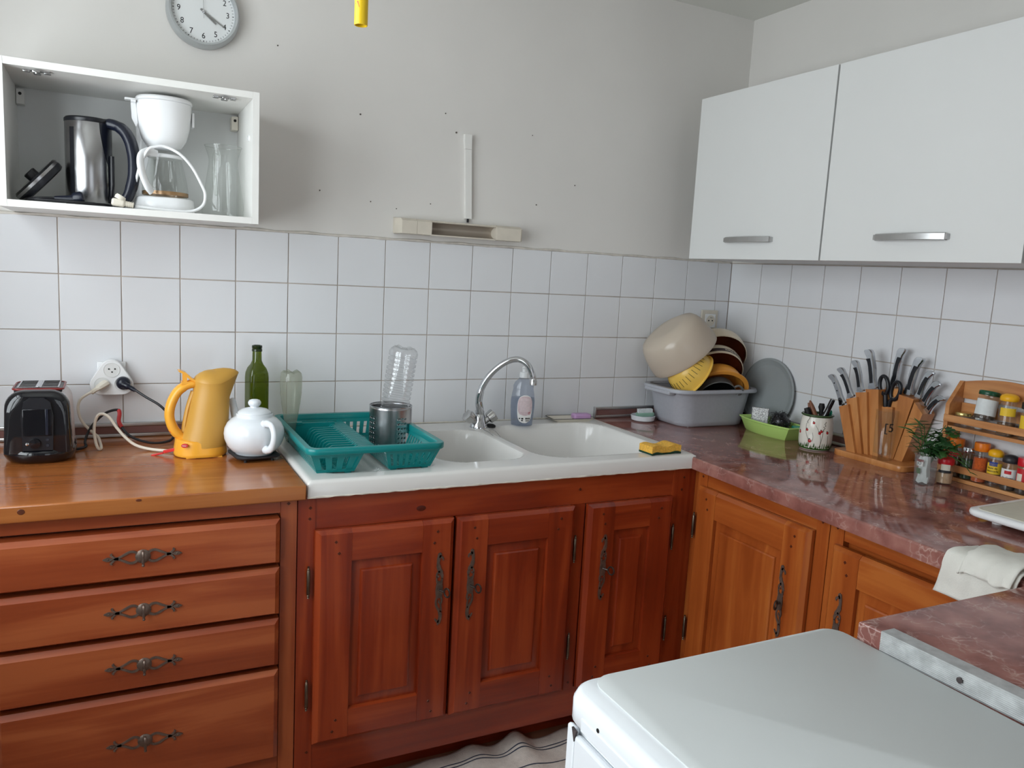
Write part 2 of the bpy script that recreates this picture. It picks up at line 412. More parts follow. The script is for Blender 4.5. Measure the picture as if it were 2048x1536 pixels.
def patch(g, R, z0, z1, a0, a1, n=14, R1=None, t=.0006):
    """curved label patch on a cylinder"""
    R1 = R if R1 is None else R1
    rings = []
    for z, r in ((z0, R), (z1, R1)):
        rings.append([(r * cos(a0 + (a1 - a0) * i / n), r * sin(a0 + (a1 - a0) * i / n), z) for i in range(n + 1)])
    return g.loft(rings, False, False, closed=False)
CAMXY = (0.13553, -2.47848)
def face_cam(x, y): return math.atan2(CAMXY[1] - y, CAMXY[0] - x)
# ------------------------------------------------------------------ room shell
ZT, TT = 0.878, 0.152           # worktop height, tile pitch
floor = struct(G().box(XL - .2, XR + .2, YF - .2, .2, -.06, 0).build('floor', 'floor_tile', smooth=0))
ceil = struct(G().box(XL - .2, XR + .2, YF - .2, .2, ZCEIL, ZCEIL + .06).build('ceiling', 'ceiling_paint', smooth=0))
wb = struct(G().box(XL - .2, XR + .2, .006, .2, 0, ZCEIL).build('wall_back', 'plaster', smooth=0))
wr = struct(G().box(XR + .006, XR + .2, YF - .2, .006, 0, ZCEIL).build('wall_right', 'plaster', smooth=0))
g = G()
g.box(XL - .2, XL, YF - .2, WY0, 0, ZCEIL).box(XL - .2, XL, WY1, .006, 0, ZCEIL).box(XL - .2, XL, WY0, WY1, 0, WZ0).box(XL - .2, XL, WY0, WY1, WZ1, ZCEIL)
wl = struct(g.build('wall_left', 'plaster', smooth=0))
g = G(); g.box(XL, .42, YF - .2, YF, 0, ZCEIL).box(1.58, XR + .006, YF - .2, YF, 0, ZCEIL).box(.42, 1.58, YF - .2, YF, 2.15, ZCEIL)
wf = struct(g.build('wall_front', 'plaster', smooth=0))
# window in the left wall: outer frame, two casements with glazing bars
wx = XL - .12; g = G()
g.box(wx - .03, wx + .03, WY0, WY1, WZ0, WZ0 + .05).box(wx - .03, wx + .03, WY0, WY1, WZ1 - .05, WZ1).box(wx - .03, wx + .03, WY0, WY0 + .05, WZ0, WZ1).box(wx - .03, wx + .03, WY1 - .05, WY1, WZ0, WZ1)
win = struct(g.build('window_1', 'white_frame', smooth=0)); ym = (WY0 + WY1) / 2
for k in range(2):
    a, b = (WY0 + .05, ym) if k == 0 else (ym, WY1 - .05); g = G()
    g.box(wx - .02, wx + .035, a, a + .055, WZ0 + .05, WZ1 - .05).box(wx - .02, wx + .035, b - .055, b, WZ0 + .05, WZ1 - .05)
    g.box(wx - .02, wx + .035, a, b, WZ0 + .05, WZ0 + .11).box(wx - .02, wx + .035, a, b, WZ1 - .11, WZ1 - .05).box(wx - .015, wx + .03, a, b, 1.72, 1.75)
    g.build('casement', 'white_frame', win, smooth=0)
    G().box(wx, wx + .004, a + .05, b - .05, WZ0 + .1, WZ1 - .1).build('pane', 'window_glass', win, smooth=0)
# glazed door behind the camera
g = G(); g.box(.42, .5, YF - .1, YF - .04, 0, 2.15).box(1.5, 1.58, YF - .1, YF - .04, 0, 2.15).box(.5, 1.5, YF - .1, YF - .04, 2.07, 2.15).box(.5, 1.5, YF - .1, YF - .04, 0, .25).box(.98, 1.02, YF - .1, YF - .04, .25, 2.07)
dr = struct(g.build('door_1', 'white_frame', smooth=0)); G().box(.5, 1.5, YF - .075, YF - .07, .25, 2.07).build('pane', 'window_glass', dr, smooth=0)

# tiles: each its own object, joints recessed
def tile_mesh(w, h): return G().box(.0013, w - .0013, 0, .006, .0013, h - .0013, b=.0012, seg=2)
G().box(XL, XR + .003, .0026, .006, ZT - .02, ZT + 4 * TT + .002).build('grout', 'grout', wb, smooth=0)
G().box(XR + .0026, XR + .006, -2.6, .0026, ZT - .02, ZT + 4 * TT + .002).build('grout', 'grout', wr, smooth=0)
t0 = tile_mesh(TT, TT).build('tile', 'tile_glaze', wb); t0.location = (0, 0, ZT)
first = True; rt = random.Random(3)
def jig(o):
    o.rotation_euler.x += rt.uniform(-.0025, .0025); o.rotation_euler.z += rt.uniform(-.002, .002)
for r in range(4):
    for c in range(-2, 15):
        if r == 0 and c == 0: continue
        o = share('tile', t0, wb, (c * TT, 0, ZT + r * TT)); jig(o)
tc_ = tile_mesh(XR - 15 * TT, TT).build('tile', 'tile_glaze', wb); tc_.location = (15 * TT, 0, ZT)
for r in range(1, 4): share('tile', tc_, wb, (15 * TT, 0, ZT + r * TT))
tl_ = tile_mesh(-2 * TT - XL, TT).build('tile', 'tile_glaze', wb); tl_.location = (XL, 0, ZT)
for r in range(1, 4): share('tile', tl_, wb, (XL, 0, ZT + r * TT))
Y0R = .1665
tr_ = tile_mesh(Y0R, TT).build('tile', 'tile_glaze', wr); tr_.location = (XR, 0, ZT); tr_.rotation_euler.z = -pi / 2
for r in range(1, 4): share('tile', tr_, wr, (XR, 0, ZT + r * TT), -pi / 2)
for r in range(4):
    for c in range(0, 11):
        o = share('tile', t0, wr, (XR, -Y0R - c * TT, ZT + r * TT), -pi / 2); jig(o)
# uneven plaster bead above the top row
g = G(); pts = []
for i in range(60): pts.append((XL + .01 + (XR - XL - .02) * i / 59, .003, ZT + 4 * TT + .002 + .0015 * sin(i * 1.7)))
g.tube(pts, [.0045 + .0012 * sin(i * 2.3) for i in range(60)], n=6); g.build('plaster_bead', 'caulk', wb)
# old nail holes and marks in the plaster
g = G()
for x, z, r in ((.82, 1.86, .0028), (1.10, 1.90, .002), (1.14, 1.845, .003), (.86, 1.60, .002), (1.06, 1.61, .0018), (1.45, 1.64, .0022), (1.6, 1.72, .002), (.945, 1.585, .0018), (.70, 1.62, .002), (1.42, 1.87, .0016), (.57, 2.02, .002)):
    g.M = trans(x, .0055, z) @ rotm('X', 90); g.lathe([(r, -.0008), (r, .0012)], n=8)
g.build('nail_hole', 'wall_mark', wb)['kind'] = 'stuff'
# aluminium upstand rails where the worktops meet the walls
def rail(name, x0, x1, parent_rot=None, loc=(0, 0, 0), rz=0):
    o = struct(G().box(x0, x1, -.010, -.001, .0015, .036).build(name, 'rail_panel', smooth=0)); o.location = loc; o.rotation_euler.z = rz
    G().box(x0, x1, -.014, -.001, .0005, .011, b=.003).build('lower_edge', 'aluminium', o)
    G().box(x0, x1, -.013, -.001, .031, .042, b=.003).build('upper_edge', 'aluminium', o)
    return o
rail('trim_1', XL + .005, .53, loc=(0, 0, ZT))
r2 = rail('trim_2', 1.742, XR - .02, loc=(0, 0, ZT)); G().box(1.738, 1.744, -.016, -.001, .0005, .043, b=.002).build('end_cap', 'aluminium', r2)
rail('trim_3', .02, 1.6, loc=(XR, 0, ZT), rz=-pi / 2)

# ------------------------------------------------------------------ worktops
o = G().box(-.165, .535, -.643, -.002, ZT - .036, ZT, b=.003).build('wooden_worktop', 'worktop_wood')
tag(o, 'varnished honey-brown wooden worktop above the drawers', 'worktop')
for x, z, rx, rz_ in ((-.043, ZT - .013, .007, .006), (.175, ZT - .006, .006, .003)):
    G(trans(x, -.6431, z) @ rotm('X', 90) @ Matrix.Diagonal((rx / .01, rz_ / .01, 1, 1))).lathe([(.01, 0), (.009, .0006), (1e-5, .0007)], n=14).build('knot', 'knot', o)
def slab(name, poly, z0, z1, m, b=.012):
    bm = bmesh.new(); vs = [bm.verts.new((x, y, z1)) for x, y in poly]; f = bm.faces.new(vs)
    r = bmesh.ops.extrude_face_region(bm, geom=[f]); 
    for v in r['geom']:
        if isinstance(v, bmesh.types.BMVert): v.co.z = z0
    bmesh.ops.recalc_face_normals(bm, faces=bm.faces[:])
    ed = [e for e in bm.edges if abs(e.verts[0].co.z - z1) < 1e-5 and abs(e.verts[1].co.z - z1) < 1e-5]
    bmesh.ops.bevel(bm, geom=ed, offset=b, segments=4, affect='EDGES', profile=.5)
    me = bpy.data.meshes.new(name); bm.to_mesh(me); bm.free()
    me.polygons.foreach_set('use_smooth', [True] * len(me.polygons)); me.set_sharp_from_angle(angle=radians(35))
    me.materials.append(MATS[m]); o = bpy.data.objects.new(name, me); COL.objects.link(o); return o
o = slab('marbled_worktop', [(1.722, -.003), (XR - .002, -.003), (XR - .002, -1.655), (1.66, -1.655), (1.66, -1.5), (1.70, -.6), (1.722, -.6)], ZT - .036, ZT, 'marble_red', b=.006)
tag(o, 'glossy red marbled worktop along the right wall, carrying the knife block', 'worktop')
o = slab('marbled_worktop', [(1.202, -1.657), (XR - .002, -1.657), (XR - .002, -2.32), (1.222, -2.32)], ZT - .036, ZT, 'marble_red', b=.004)
tag(o, 'red marbled peninsula worktop with metal end strip beside the white appliance', 'worktop')
st = G(); st.M = Matrix.Rotation(radians(1.75), 4, 'Z')
g = G()
def PL(y): return 1.202 + (y + 1.657) / (-2.32 + 1.657) * .02
for a, b in ((-1.700, -2.32),):
    r0 = [(PL(a) - .003, a, ZT - .031), (PL(a) - .003, a, ZT + .002), (PL(a) + .026, a, ZT + .002), (PL(a) + .026, a, ZT + .0002), (PL(a) - .0005, a, ZT + .0002), (PL(a) - .0005, a, ZT - .031)]
    r1 = [(x + PL(b) - PL(a), b, z) for x, y, z in r0]
    g.loft([r0, r1])
    for k in range(11):
        z = ZT - .029 + k * .0028
        g.loft([[(PL(a) - .003, a, z), (PL(a) - .0039, a, z + .0008), (PL(a) - .003, a, z + .0016)], [(PL(b) - .003, b, z), (PL(b) - .0039, b, z + .0008), (PL(b) - .003, b, z + .0016)]])
for x0_, x1_ in ((1.26, 1.285), (2.30, 2.325)): G().box(x0_, x1_, -2.30, -1.70, 0, ZT - .0365).build('support_panel', 'wood_right_z', o, smooth=0)
strip = g.build('edge_strip', 'alu_worn', o, smooth=20); lab(strip, 'scratched ribbed aluminium edge strip')
G(trans(PL(-1.83) - .004, -1.83, ZT - .014) @ rotm('Y', -90)).lathe([(.0042, -.001), (.0046, .0015), (.003, .0022), (1e-5, .0022)], n=10).build('screw', 'rust', o)

# ------------------------------------------------------------------ ornate ironwork
def arc(cx, cz, r, a0, a1, n=8): return [(cx + r * cos(radians(a0 + (a1 - a0) * i / n)), cz + r * sin(radians(a0 + (a1 - a0) * i / n))) for i in range(n + 1)]
def sp2(pts, k=6): return [(p.x, p.y) for p in spline([(a, b, 0) for a, b in pts], k)]
def pull_plate():
    g = G()
    for s in (-1, 1):
        up = sp2([(.009 * s, .005), (.016 * s, .0115), (.026 * s, .0125), (.037 * s, .007), (.050 * s, .001), (.058 * s, .0)])
        dn = [(a, -b) for a, b in up]
        g.ribbon(up, [.005, .0052, .005, .0045, .004], -.0025, 0).ribbon(dn, [.005, .0052, .005, .0045, .004], -.0025, 0)
        g.ribbon([(.048 * s, 0), (.060 * s, 0)], [.006, .009], -.0025, 0)
        for q in (1, -1):
            g.ribbon(sp2([(.056 * s, .002 * q), (.060 * s, .006 * q), (.063 * s, .0095 * q), (.0605 * s, .0125 * q)]), [.004, .0042, .004, .0025], -.003, 0)
        g.ribbon([(.060 * s, 0), (.0665 * s, 0), (.0715 * s, 0), (.079 * s, 0)], [.003, .0085, .0085, .0008], -.003, 0)
        g.M = trans(.069 * s, -.003, 0) @ rotm('X', 90); g.lathe([(.002, 0), (.0014, .0012), (1e-5, .0016)], n=8); g.M = Matrix()
    g.M = rotm('X', 90); g.lathe([(.0155, -.001), (.0155, .0015), (.012, .004), (.006, .0055), (1e-5, .006)], n=20); g.M = Matrix()
    return g
def pull_drop():
    g = G(); g.tube(spline([(0, -.004, .013), (0, -.012, .014), (0, -.016, .008), (0, -.0145, -.004), (0, -.013, -.014)], 5), [.0022, .0028, .0034, .003, .0024, .0032, .002], n=8)
    g.M = trans(0, -.013, -.0155); g.lathe([(1e-5, -.004), (.003, -.002), (.0034, 0), (.002, .003)], n=8); return g
def escutcheon(fl=1):
    """tall scrolled key plate, 0.2 m high"""
    g = G(); f = lambda P: [(fl * a, b) for a, b in P]
    g.ribbon(f(sp2([(0.000, .102), (-.002, .096), (-.004, .088), (-.0055, .074), (-.003, .060), (.002, .050), (.0065, .040), (.007, .030)])), [.004, .010, .009, .008, .011, .012, .008, .005], -.002, 0)
    g.ribbon(f(sp2([(-.003, .093), (.006, .088), (.0085, .083), (.0065, .080)])), [.008, .006, .004, .002], -.002, 0)
    g.ribbon(f(sp2([(.0, .052), (-.006, .047), (-.0085, .040), (-.004, .036), (-.002, .040)])), [.005, .005, .0045, .004, .003], -.002, 0)
    g.ribbon(f(sp2([(.007, .032), (.006, .024), (.004, .018)])), [.005, .006, .01], -.002, 0)
    g.ribbon(f(sp2([(-.008, .038), (-.008, .028), (-.004, .020)])), [.004, .004, .008], -.002, 0)
    g.ribbon([(0, .024), (0, .012), (0, 0), (0, -.014), (0, -.022)], [.012, .018, .020, .018, .010], -.0028, 0)
    g.ribbon(f(sp2([(.005, -.018), (.008, -.028), (.006, -.038), (.0, -.034), (.001, -.029)])), [.006, .005, .005, .004, .003], -.002, 0)
    g.ribbon(f(sp2([(-.005, -.018), (-.008, -.030), (-.006, -.044), (.001, -.056), (.005, -.066), (.0055, -.078), (.002, -.090), (-.001, -.098)])), [.006, .005, .006, .007, .009, .009, .010, .003], -.002, 0)
    g.ribbon(f(sp2([(.005, -.040), (.007, -.052), (.006, -.062)])), [.004, .004, .005], -.002, 0)
    g.ribbon(f(sp2([(.002, -.088), (-.004, -.086), (-.008, -.081), (-.0075, -.078)])), [.008, .006, .004, .002], -.002, 0)
    return g
def key_geo():
    g = G(); g.tube([(0, -.001, 0), (0, -.018, 0)], .003, n=8)
    g.tube([(0, -.018 - .010 + .010 * cos(t), .0115 * sin(t)) for t in [2 * pi * i / 18 for i in range(18)]], .0024, n=7, close=True, up=(1, 0, 0)); return g
def hinge_geo():
    g = G(); g.lathe([(1e-5, -.042), (.0035, -.040), (.002, -.037), (.004, -.034), (.003, -.032), (.0046, -.030), (.0046, .030), (.003, .032), (.004, .034), (.002, .037), (.0035, .040), (1e-5, .042)], n=10); return g
protos = {}
def put(kind, parent, loc, mname, build, name, rz=0, rx=0):
    if kind not in protos:
        o = build().build(name, mname, parent); protos[kind] = o
    else:
        o = bpy.data.objects.new(name, protos[kind].data); COL.objects.link(o); o.parent = parent
    o.location = loc; o.rotation_euler = (rx, 0, rz); return o
def peg_geo(): return G(rotm('X', 90)).lathe([(.0045, -.002), (.0045, .0006), (.004, .0012), (1e-5, .0012)], n=4)
def make_door(cab, x0, x1, z0, z1, yb, w, fl, key_x, hinge_x, keyz, sw=.088, rt_=.085, rb_=.085, T=.022):
    """raised-panel door, front towards -y; w = material prefix"""
    yf = yb - T; px0, px1, pz0, pz1 = x0 + sw, x1 - sw, z0 + rb_, z1 - rt_
    g = G(); R = lambda i, y: [(px0 + i, y, pz0 + i), (px1 - i, y, pz0 + i), (px1 - i, y, pz1 - i), (px0 + i, y, pz1 - i)]
    g.loft([R(-.004, yb - .003), R(-.004, yf + .013), R(.002, yf + .013), R(.024, yf + .009), R(.026, yf + .005), R(.030, yf + .003), R(.034, yf + .003)])
    d = g.build('door', w + 'z', cab, smooth=25)
    for a, b, cl, cr in ((x0, px0, .012, 0), (px1, x1, 0, .012)):
        G().chbox(a, b, z0, z1, yb, yf, cl=cl, cr=cr, cb=.010, ct=.010, d=.010).build('stile', w + 'z', d, smooth=20)
    G().chbox(px0 + .0004, px1 - .0004, z1 - rt_, z1 - .0005, yb, yf + .0008, ct=.010, cb=.003, d=.009).build('rail', w + 'x', d, smooth=20)
    G().chbox(px0 + .0004, px1 - .0004, z0 + .0005, z0 + rb_, yb, yf + .0008, cb=.010, ct=.003, d=.009).build('rail', w + 'x', d, smooth=20)
    put('esc%d' % fl, d, (key_x, yf - .0003, keyz), 'old_iron', lambda: escutcheon(fl), 'escutcheon')
    put('key', d, (key_x, yf - .002, keyz), 'key_iron', key_geo, 'key', rz=radians(25))
    for hz in (z0 + .135, z1 - .13): put('hinge', d, (hinge_x, yb - .010, hz), 'bronze_hinge', hinge_geo, 'hinge')
    for ax, bx in ((x0 + sw * .55, 1), (x1 - sw * .55, -1)):
        for k in (0, 1):
            put('peg', d, (ax + .008 * bx * k, yf + .0002, z1 - .03 - .03 * k), 'peg', peg_geo, 'peg')
            put('peg', d, (ax + .008 * bx * k, yf + .0002, z0 + .03 + .03 * k), 'peg', peg_geo, 'peg')
    return d

# ------------------------------------------------------------------ base cabinets on the back wall
YFACE = -.612
t = thing('drawer_cabinet', 'reddish-brown wooden cabinet of four drawers with iron pulls, under the toaster', 'cabinet', (0, 0, 0))
G().box(-.145, .52, -.590, -.01, .1, ZT - .037).build('body', 'wood_drawer_x', t, smooth=0)
G().box(-.145, .52, -.5, -.03, 0, .099).build('plinth', 'wood_drawer_x', t, smooth=0)
for a, b in ((.482, .520), (-.145, -.108)): G().chbox(a, b, .1, ZT - .037, -.590, YFACE, d=.001).build('stile', 'wood_drawer_z', t, smooth=0)
G().chbox(-.1075, .4815, .806, ZT - .037, -.590, YFACE + .003, d=.001).build('rail', 'wood_drawer_x', t, smooth=0)
G().chbox(-.1075, .4815, .1, .185, -.590, YFACE + .003, d=.001).build('rail', 'wood_drawer_x', t, smooth=0)
G().box(-.105, .479, -.5925, -.588, .186, .805).build('recess_shade', 'gap_shade', t, smooth=0)  # dark sheet painting the shade in the gaps around the drawers
put('peg', t, (.500, YFACE + .0002, .828), 'peg', peg_geo, 'peg')
for z0, z1 in ((.688, .800), (.560, .680), (.430, .552), (.188, .421)):
    d = G().chbox(-.103, .477, z0 + .002, z1 - .001, -.590, -.640, cl=.011, cr=.011, cb=.006, ct=.011, d=.010).build('drawer', 'wood_drawer_x', t, smooth=20)
    zc = (z0 + z1) / 2 if z1 - z0 < .2 else .307
    put('pull', d, (.182, -.6403, zc), 'old_iron', pull_plate, 'pull_plate'); put('drop', d, (.182, -.6440, zc), 'old_iron', pull_drop, 'pull_drop')

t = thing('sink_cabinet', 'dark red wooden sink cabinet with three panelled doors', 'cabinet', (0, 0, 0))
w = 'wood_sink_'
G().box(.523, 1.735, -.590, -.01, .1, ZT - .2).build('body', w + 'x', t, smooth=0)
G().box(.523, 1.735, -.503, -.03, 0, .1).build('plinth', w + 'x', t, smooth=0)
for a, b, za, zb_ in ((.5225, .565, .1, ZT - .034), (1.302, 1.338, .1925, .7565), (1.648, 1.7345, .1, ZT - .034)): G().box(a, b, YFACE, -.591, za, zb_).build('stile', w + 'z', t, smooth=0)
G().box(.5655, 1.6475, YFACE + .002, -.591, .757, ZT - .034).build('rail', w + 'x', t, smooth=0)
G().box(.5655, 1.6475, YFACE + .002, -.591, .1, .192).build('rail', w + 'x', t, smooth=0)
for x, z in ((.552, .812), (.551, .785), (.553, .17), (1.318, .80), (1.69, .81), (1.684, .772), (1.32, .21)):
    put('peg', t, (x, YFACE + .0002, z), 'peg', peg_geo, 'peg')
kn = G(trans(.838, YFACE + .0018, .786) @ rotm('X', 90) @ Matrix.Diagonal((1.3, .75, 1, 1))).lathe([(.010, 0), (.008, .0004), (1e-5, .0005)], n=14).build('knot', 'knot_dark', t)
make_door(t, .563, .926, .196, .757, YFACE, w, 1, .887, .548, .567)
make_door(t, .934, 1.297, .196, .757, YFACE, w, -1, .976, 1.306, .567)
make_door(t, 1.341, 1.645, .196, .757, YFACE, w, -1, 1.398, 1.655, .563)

# base cabinets along the right wall (front towards -x)
w = 'wood_right_'
def right_unit(name, label, y_start, width, door):
    t = thing(name, label, 'cabinet', (1.727, y_start, 0), -pi / 2)   # local x runs towards the camera, local y into the wall
    G().box(.001, width - .001, .021, .60, .1, ZT - .037).build('body', w + 'x', t, smooth=0)
    G().box(.001, width - .001, .11, .58, 0, .1).build('plinth', w + 'x', t, smooth=0)
    for a, b in ((.001, .042), (width - .042, width - .001)): G().box(a, b, 0, .0205, .1, ZT - .037).build('stile', w + 'z', t, smooth=0)
    G().box(.0425, width - .0425, .002, .0205, .795, ZT - .037).build('rail', w + 'x', t, smooth=0)
    G().box(.0425, width - .0425, .002, .0205, .1, .192).build('rail', w + 'x', t, smooth=0)
    for x in (.022, width - .024):
        put('peg', t, (x, .0002, .822), 'peg', peg_geo, 'peg')
    return t
o = G().box(1.7355, 1.752, -.634, -.5905, .1, ZT - .037).build('filler_strip', w + 'z', smooth=0); tag(o, 'narrow orange-brown wooden filler strip in the inner corner of the cabinets', 'filler strip')
t = right_unit('base_cabinet', 'orange-brown wooden cabinet with a panelled door and key, right of the inner corner', -.634, .505, None)
make_door(t, .022, .462, .196, .795, 0, w, 1, .390, .006, .575, sw=.085)
t = right_unit('base_cabinet', 'orange-brown wooden cabinet below the hanging white cloth, half hidden by the peninsula', -1.1395, .512, None)
make_door(t, .025, .470, .196, .783, 0, w, -1, .068, .49, .572, sw=.085)

# ------------------------------------------------------------------ white appliance (front towards -x)
t = thing('washing_machine', 'white front-loading appliance with pale grey top in the foreground', 'appliance', (0, 0, 0))
MX0, MX1, MY0, MY1, MZ = .690, 1.196, -2.21, -1.612, .85
g = G()
cx, cy, wx_, wy_ = (MX0 + MX1) / 2, (MY0 + MY1) / 2, MX1 - MX0, MY1 - MY0
rr = lambda w_, d_, r, z: [(x + cx, y + cy, z) for x, y, _ in rrect(w_, d_, r, 0, 6)]
g.loft([rr(wx_ + .004, wy_ + .004, .03, MZ - .05), rr(wx_ + .016, wy_ + .006, .035, MZ - .042), rr(wx_ + .016, wy_ + .006, .035, MZ - .014), rr(wx_ + .006, wy_, .034, MZ - .004), rr(wx_ - .006, wy_ - .008, .03, MZ - .0005)])
g.build('top_surround', 'machine_enamel', t, smooth=50)
x0 = MX0 + .026; ring = [(x + (x0 + MX1) / 2, y + cy) for x, y, _ in rrect(MX1 - x0 - .004, wy_ - .006, .03, 0, 6)]
G().loft([[(x, y, MZ - .003) for x, y in ring], [(x, y, MZ + .0008) for x, y in ring], [(x + (.001 if x < cx else -.001), y, MZ + .0014) for x, y in ring]]).build('top_panel', 'machine_top', t)
G().box(MX0 + .006, MX1, MY0 + .004, MY1 - .004, .02, MZ - .052, b=.012).build('body', 'machine_enamel', t)
G().box(MX0 - .006, MX0 + .0055, MY0 + .006, MY1 - .026, .1, MZ - .062, b=.005).build('front_panel', 'machine_enamel', t)
G().box(MX0 - .004, MX0 + .0055, MY1 - .0245, MY1 - .004, .02, MZ - .056, b=.004).build('side_post', 'machine_enamel', t)
G().box(MX0 - .0095, MX0 - .005, MY0 + .03, MY1 - .045, MZ - .046, MZ - .026, b=.002).build('handle_strip', 'machine_enamel', t)
ring = [(MX0 - .0062, a, b) for a, b in [(q[0], q[1]) for q in [(cy + .21 * cos(i * 2 * pi / 48), .50 + .21 * sin(i * 2 * pi / 48)) for i in range(48)]]]
G().tube(ring, .004, n=6, close=True, up=(1, 0, 0)).build('porthole_ring', 'machine_enamel', t)
G(trans(MX0 - .0082, MY1 - .085, MZ - .022) @ rotm('Y', -90)).lathe([(.003, -.004), (.003, .0006), (1e-5, .0006)], n=10).build('hole_plug', 'black_hole', t)
G().prism([(MY1 - .020, MZ - .054), (MY1 - .031, MZ - .056), (MY1 - .027, MZ - .072)], MX0 - .0064, MX0 - .003, 'yz').build('rust_chip', 'rust', t, smooth=0)
for a in (MY0 + .06, MY1 - .06):
    for b in (MX0 + .06, MX1 - .06): G(trans(b, a, 0)).lathe([(.02, 0), (.02, .02)], n=12).build('foot', 'black_plastic', t)

# ------------------------------------------------------------------ wall cupboards on the right wall
def cupboard(y0, y1, label):
    t = thing('wall_cupboard', label, 'cupboard', (2.0, y0, 0), -pi / 2, group='white wall cupboards')
    W = y0 - y1; Z0, Z1 = 1.489, 2.044; D = XR - 2.0 - .003
    g = G(); g.box(.0005, .016, .02, D, Z0, Z1).box(W - .016, W - .0005, .02, D, Z0, Z1).box(.016, W - .016, .02, D, Z0 - .0, Z0 + .016).box(.016, W - .016, .02, D, Z1 - .016, Z1).box(.016, W - .016, D - .006, D, Z0 + .016, Z1 - .016)
    g.build('carcass', 'white_melamine', t, smooth=0)
    d = G().box(.0012, W - .0012, 0, .018, Z0 - .002, Z1, b=.001).build('door', 'white_melamine', t)
    return t, d, W
def bar_handle(d, xc, zc, L):
    g = G(); n = 14; rings = []
    for i in range(n + 1):
        u = -1 + 2 * i / n; x = xc + u * L / 2; y = -.010 - .014 * (1 - u * u); h = .0095
        rings.append([(x, y, zc - h), (x, y - .003, zc - h + .002), (x, y - .003, zc + h - .002), (x, y, zc + h), (x, y + .003, zc + h), (x, y + .003, zc - h)])
    g.loft(rings)
    for s in (-1, 1): g.box(xc + s * L / 2 - .006, xc + s * L / 2 + .006, -.012, -.0002, zc - .007, zc + .007)
    return g.build('handle', 'aluminium', d, smooth=50)
t, d, W = cupboard(-.159, -.758, 'white flat-fronted wall cupboard next to the corner, leftmost of the row')
bar_handle(d, .299, 1.551, .205)
t, d, W = cupboard(-.762, -1.352, 'white flat-fronted wall cupboard above the knife block, middle of the row')
bar_handle(d, .296, 1.551, .205)
t, d, W = cupboard(-1.356, -1.95, 'white wall cupboard cut off by the right picture edge')
bar_handle(d, .299, 1.551, .205)
# ------------------------------------------------------------------ sink
def sdr(x, y, x0, x1, y0, y1, r):
    qx = abs(x - (x0 + x1) / 2) - (x1 - x0) / 2 + r; qy = abs(y - (y0 + y1) / 2) - (y1 - y0) / 2 + r
    return math.hypot(max(qx, 0), max(qy, 0)) + min(max(qx, qy), 0) - r
def sst(t): t = max(0, min(1, t)); return t * t * (3 - 2 * t)
SX0, SX1, SY0, SY1, SZ = .5405, 1.7185, -.632, -.006, ZT + .006
def sink_z(x, y):
    z = SZ
    z -= .006 * sst(-sdr(x, y, .580, .905, -.575, -.10, .06) / .012)
    if sdr(x, y, .60, .885, -.55, -.13, .04) < 0: z += .0012 * (0.5 + 0.5 * sin((x - .6) * 2 * pi / .03))
    d = sdr(x, y, .925, 1.196, -.548, -.135, .085); z -= .145 * sst(-d / .035) + .01 * sst(-(d + .03) / .1)
    d = sdr(x, y, 1.226, 1.672, -.566, -.098, .10); z -= .165 * sst(-d / .035) + .012 * sst(-(d + .03) / .14)
    e = min(x - SX0, SX1 - x, y - SY0, SY1 - y)
    z -= .008 * (1 - min(1, e / .012)) ** 2
    return z
nx, ny = 236, 126; V = []; F = []
for j in range(ny + 1):
    for i in range(nx + 1):
        x = SX0 + (SX1 - SX0) * i / nx; y = SY0 + (SY1 - SY0) * j / ny; V.append((x, y, sink_z(x, y)))
for j in range(ny):
    for i in range(nx): a = j * (nx + 1) + i; F.append((a, a + 1, a + nx + 2, a + nx + 1))
per = [i for i in range(nx + 1)] + [j * (nx + 1) + nx for j in range(1, ny + 1)] + [ny * (nx + 1) + i for i in range(nx - 1, -1, -1)] + [j * (nx + 1) for j in range(ny - 1, 0, -1)]
b0 = len(V)
for k in per: V.append((V[k][0], V[k][1], ZT - .033))
for k in range(len(per)): k2 = (k + 1) % len(per); F.append((per[k2], per[k], b0 + k, b0 + k2))
t = thing('kitchen_sink', 'white double-bowl ceramic sink with drainer under the tap', 'sink', (0, 0, 0))
g = G(); g.v = [Vector(v) for v in V]; g.f = F; g.build('basin', 'sink_ceramic', t, smooth=50, fix=False)
g = G()
for a, b in (((SX0 - .001, SY0 + .001, ZT - .034), (SX1, SY0 + .001, ZT - .034)), ((SX0, -.004, SZ), (SX1, -.004, SZ))):
    P = [Vector(a).lerp(Vector(b), i / 70) + Vector((0, 0, random.uniform(-.0008, .0008))) for i in range(71)]
    g.tube(P, [random.uniform(.0016, .0034) for _ in P], n=6)
g.tube([(SX1 + .001, SY0 + .03, ZT), (SX1 + .001, -.3, ZT), (SX1 + .002, -.02, ZT)], .0034, n=6)
g.tube([(SX1 + .0012, SY0 + .006, ZT - .032), (SX1 + .0012, SY0 + .006, ZT - .002)], .003, n=6)
g.build('silicone_joint', 'silicone', t)
G(trans(1.45, -.33, SZ - .1785)).lathe([(.045, 0), (.042, .002), (.02, .001), (1e-5, .001)], n=24).build('drain', 'chrome', t)
G(trans(1.06, -.34, SZ - .1555)).lathe([(.04, 0), (.036, .002), (.018, .001), (1e-5, .001)], n=24).build('drain', 'chrome', t)

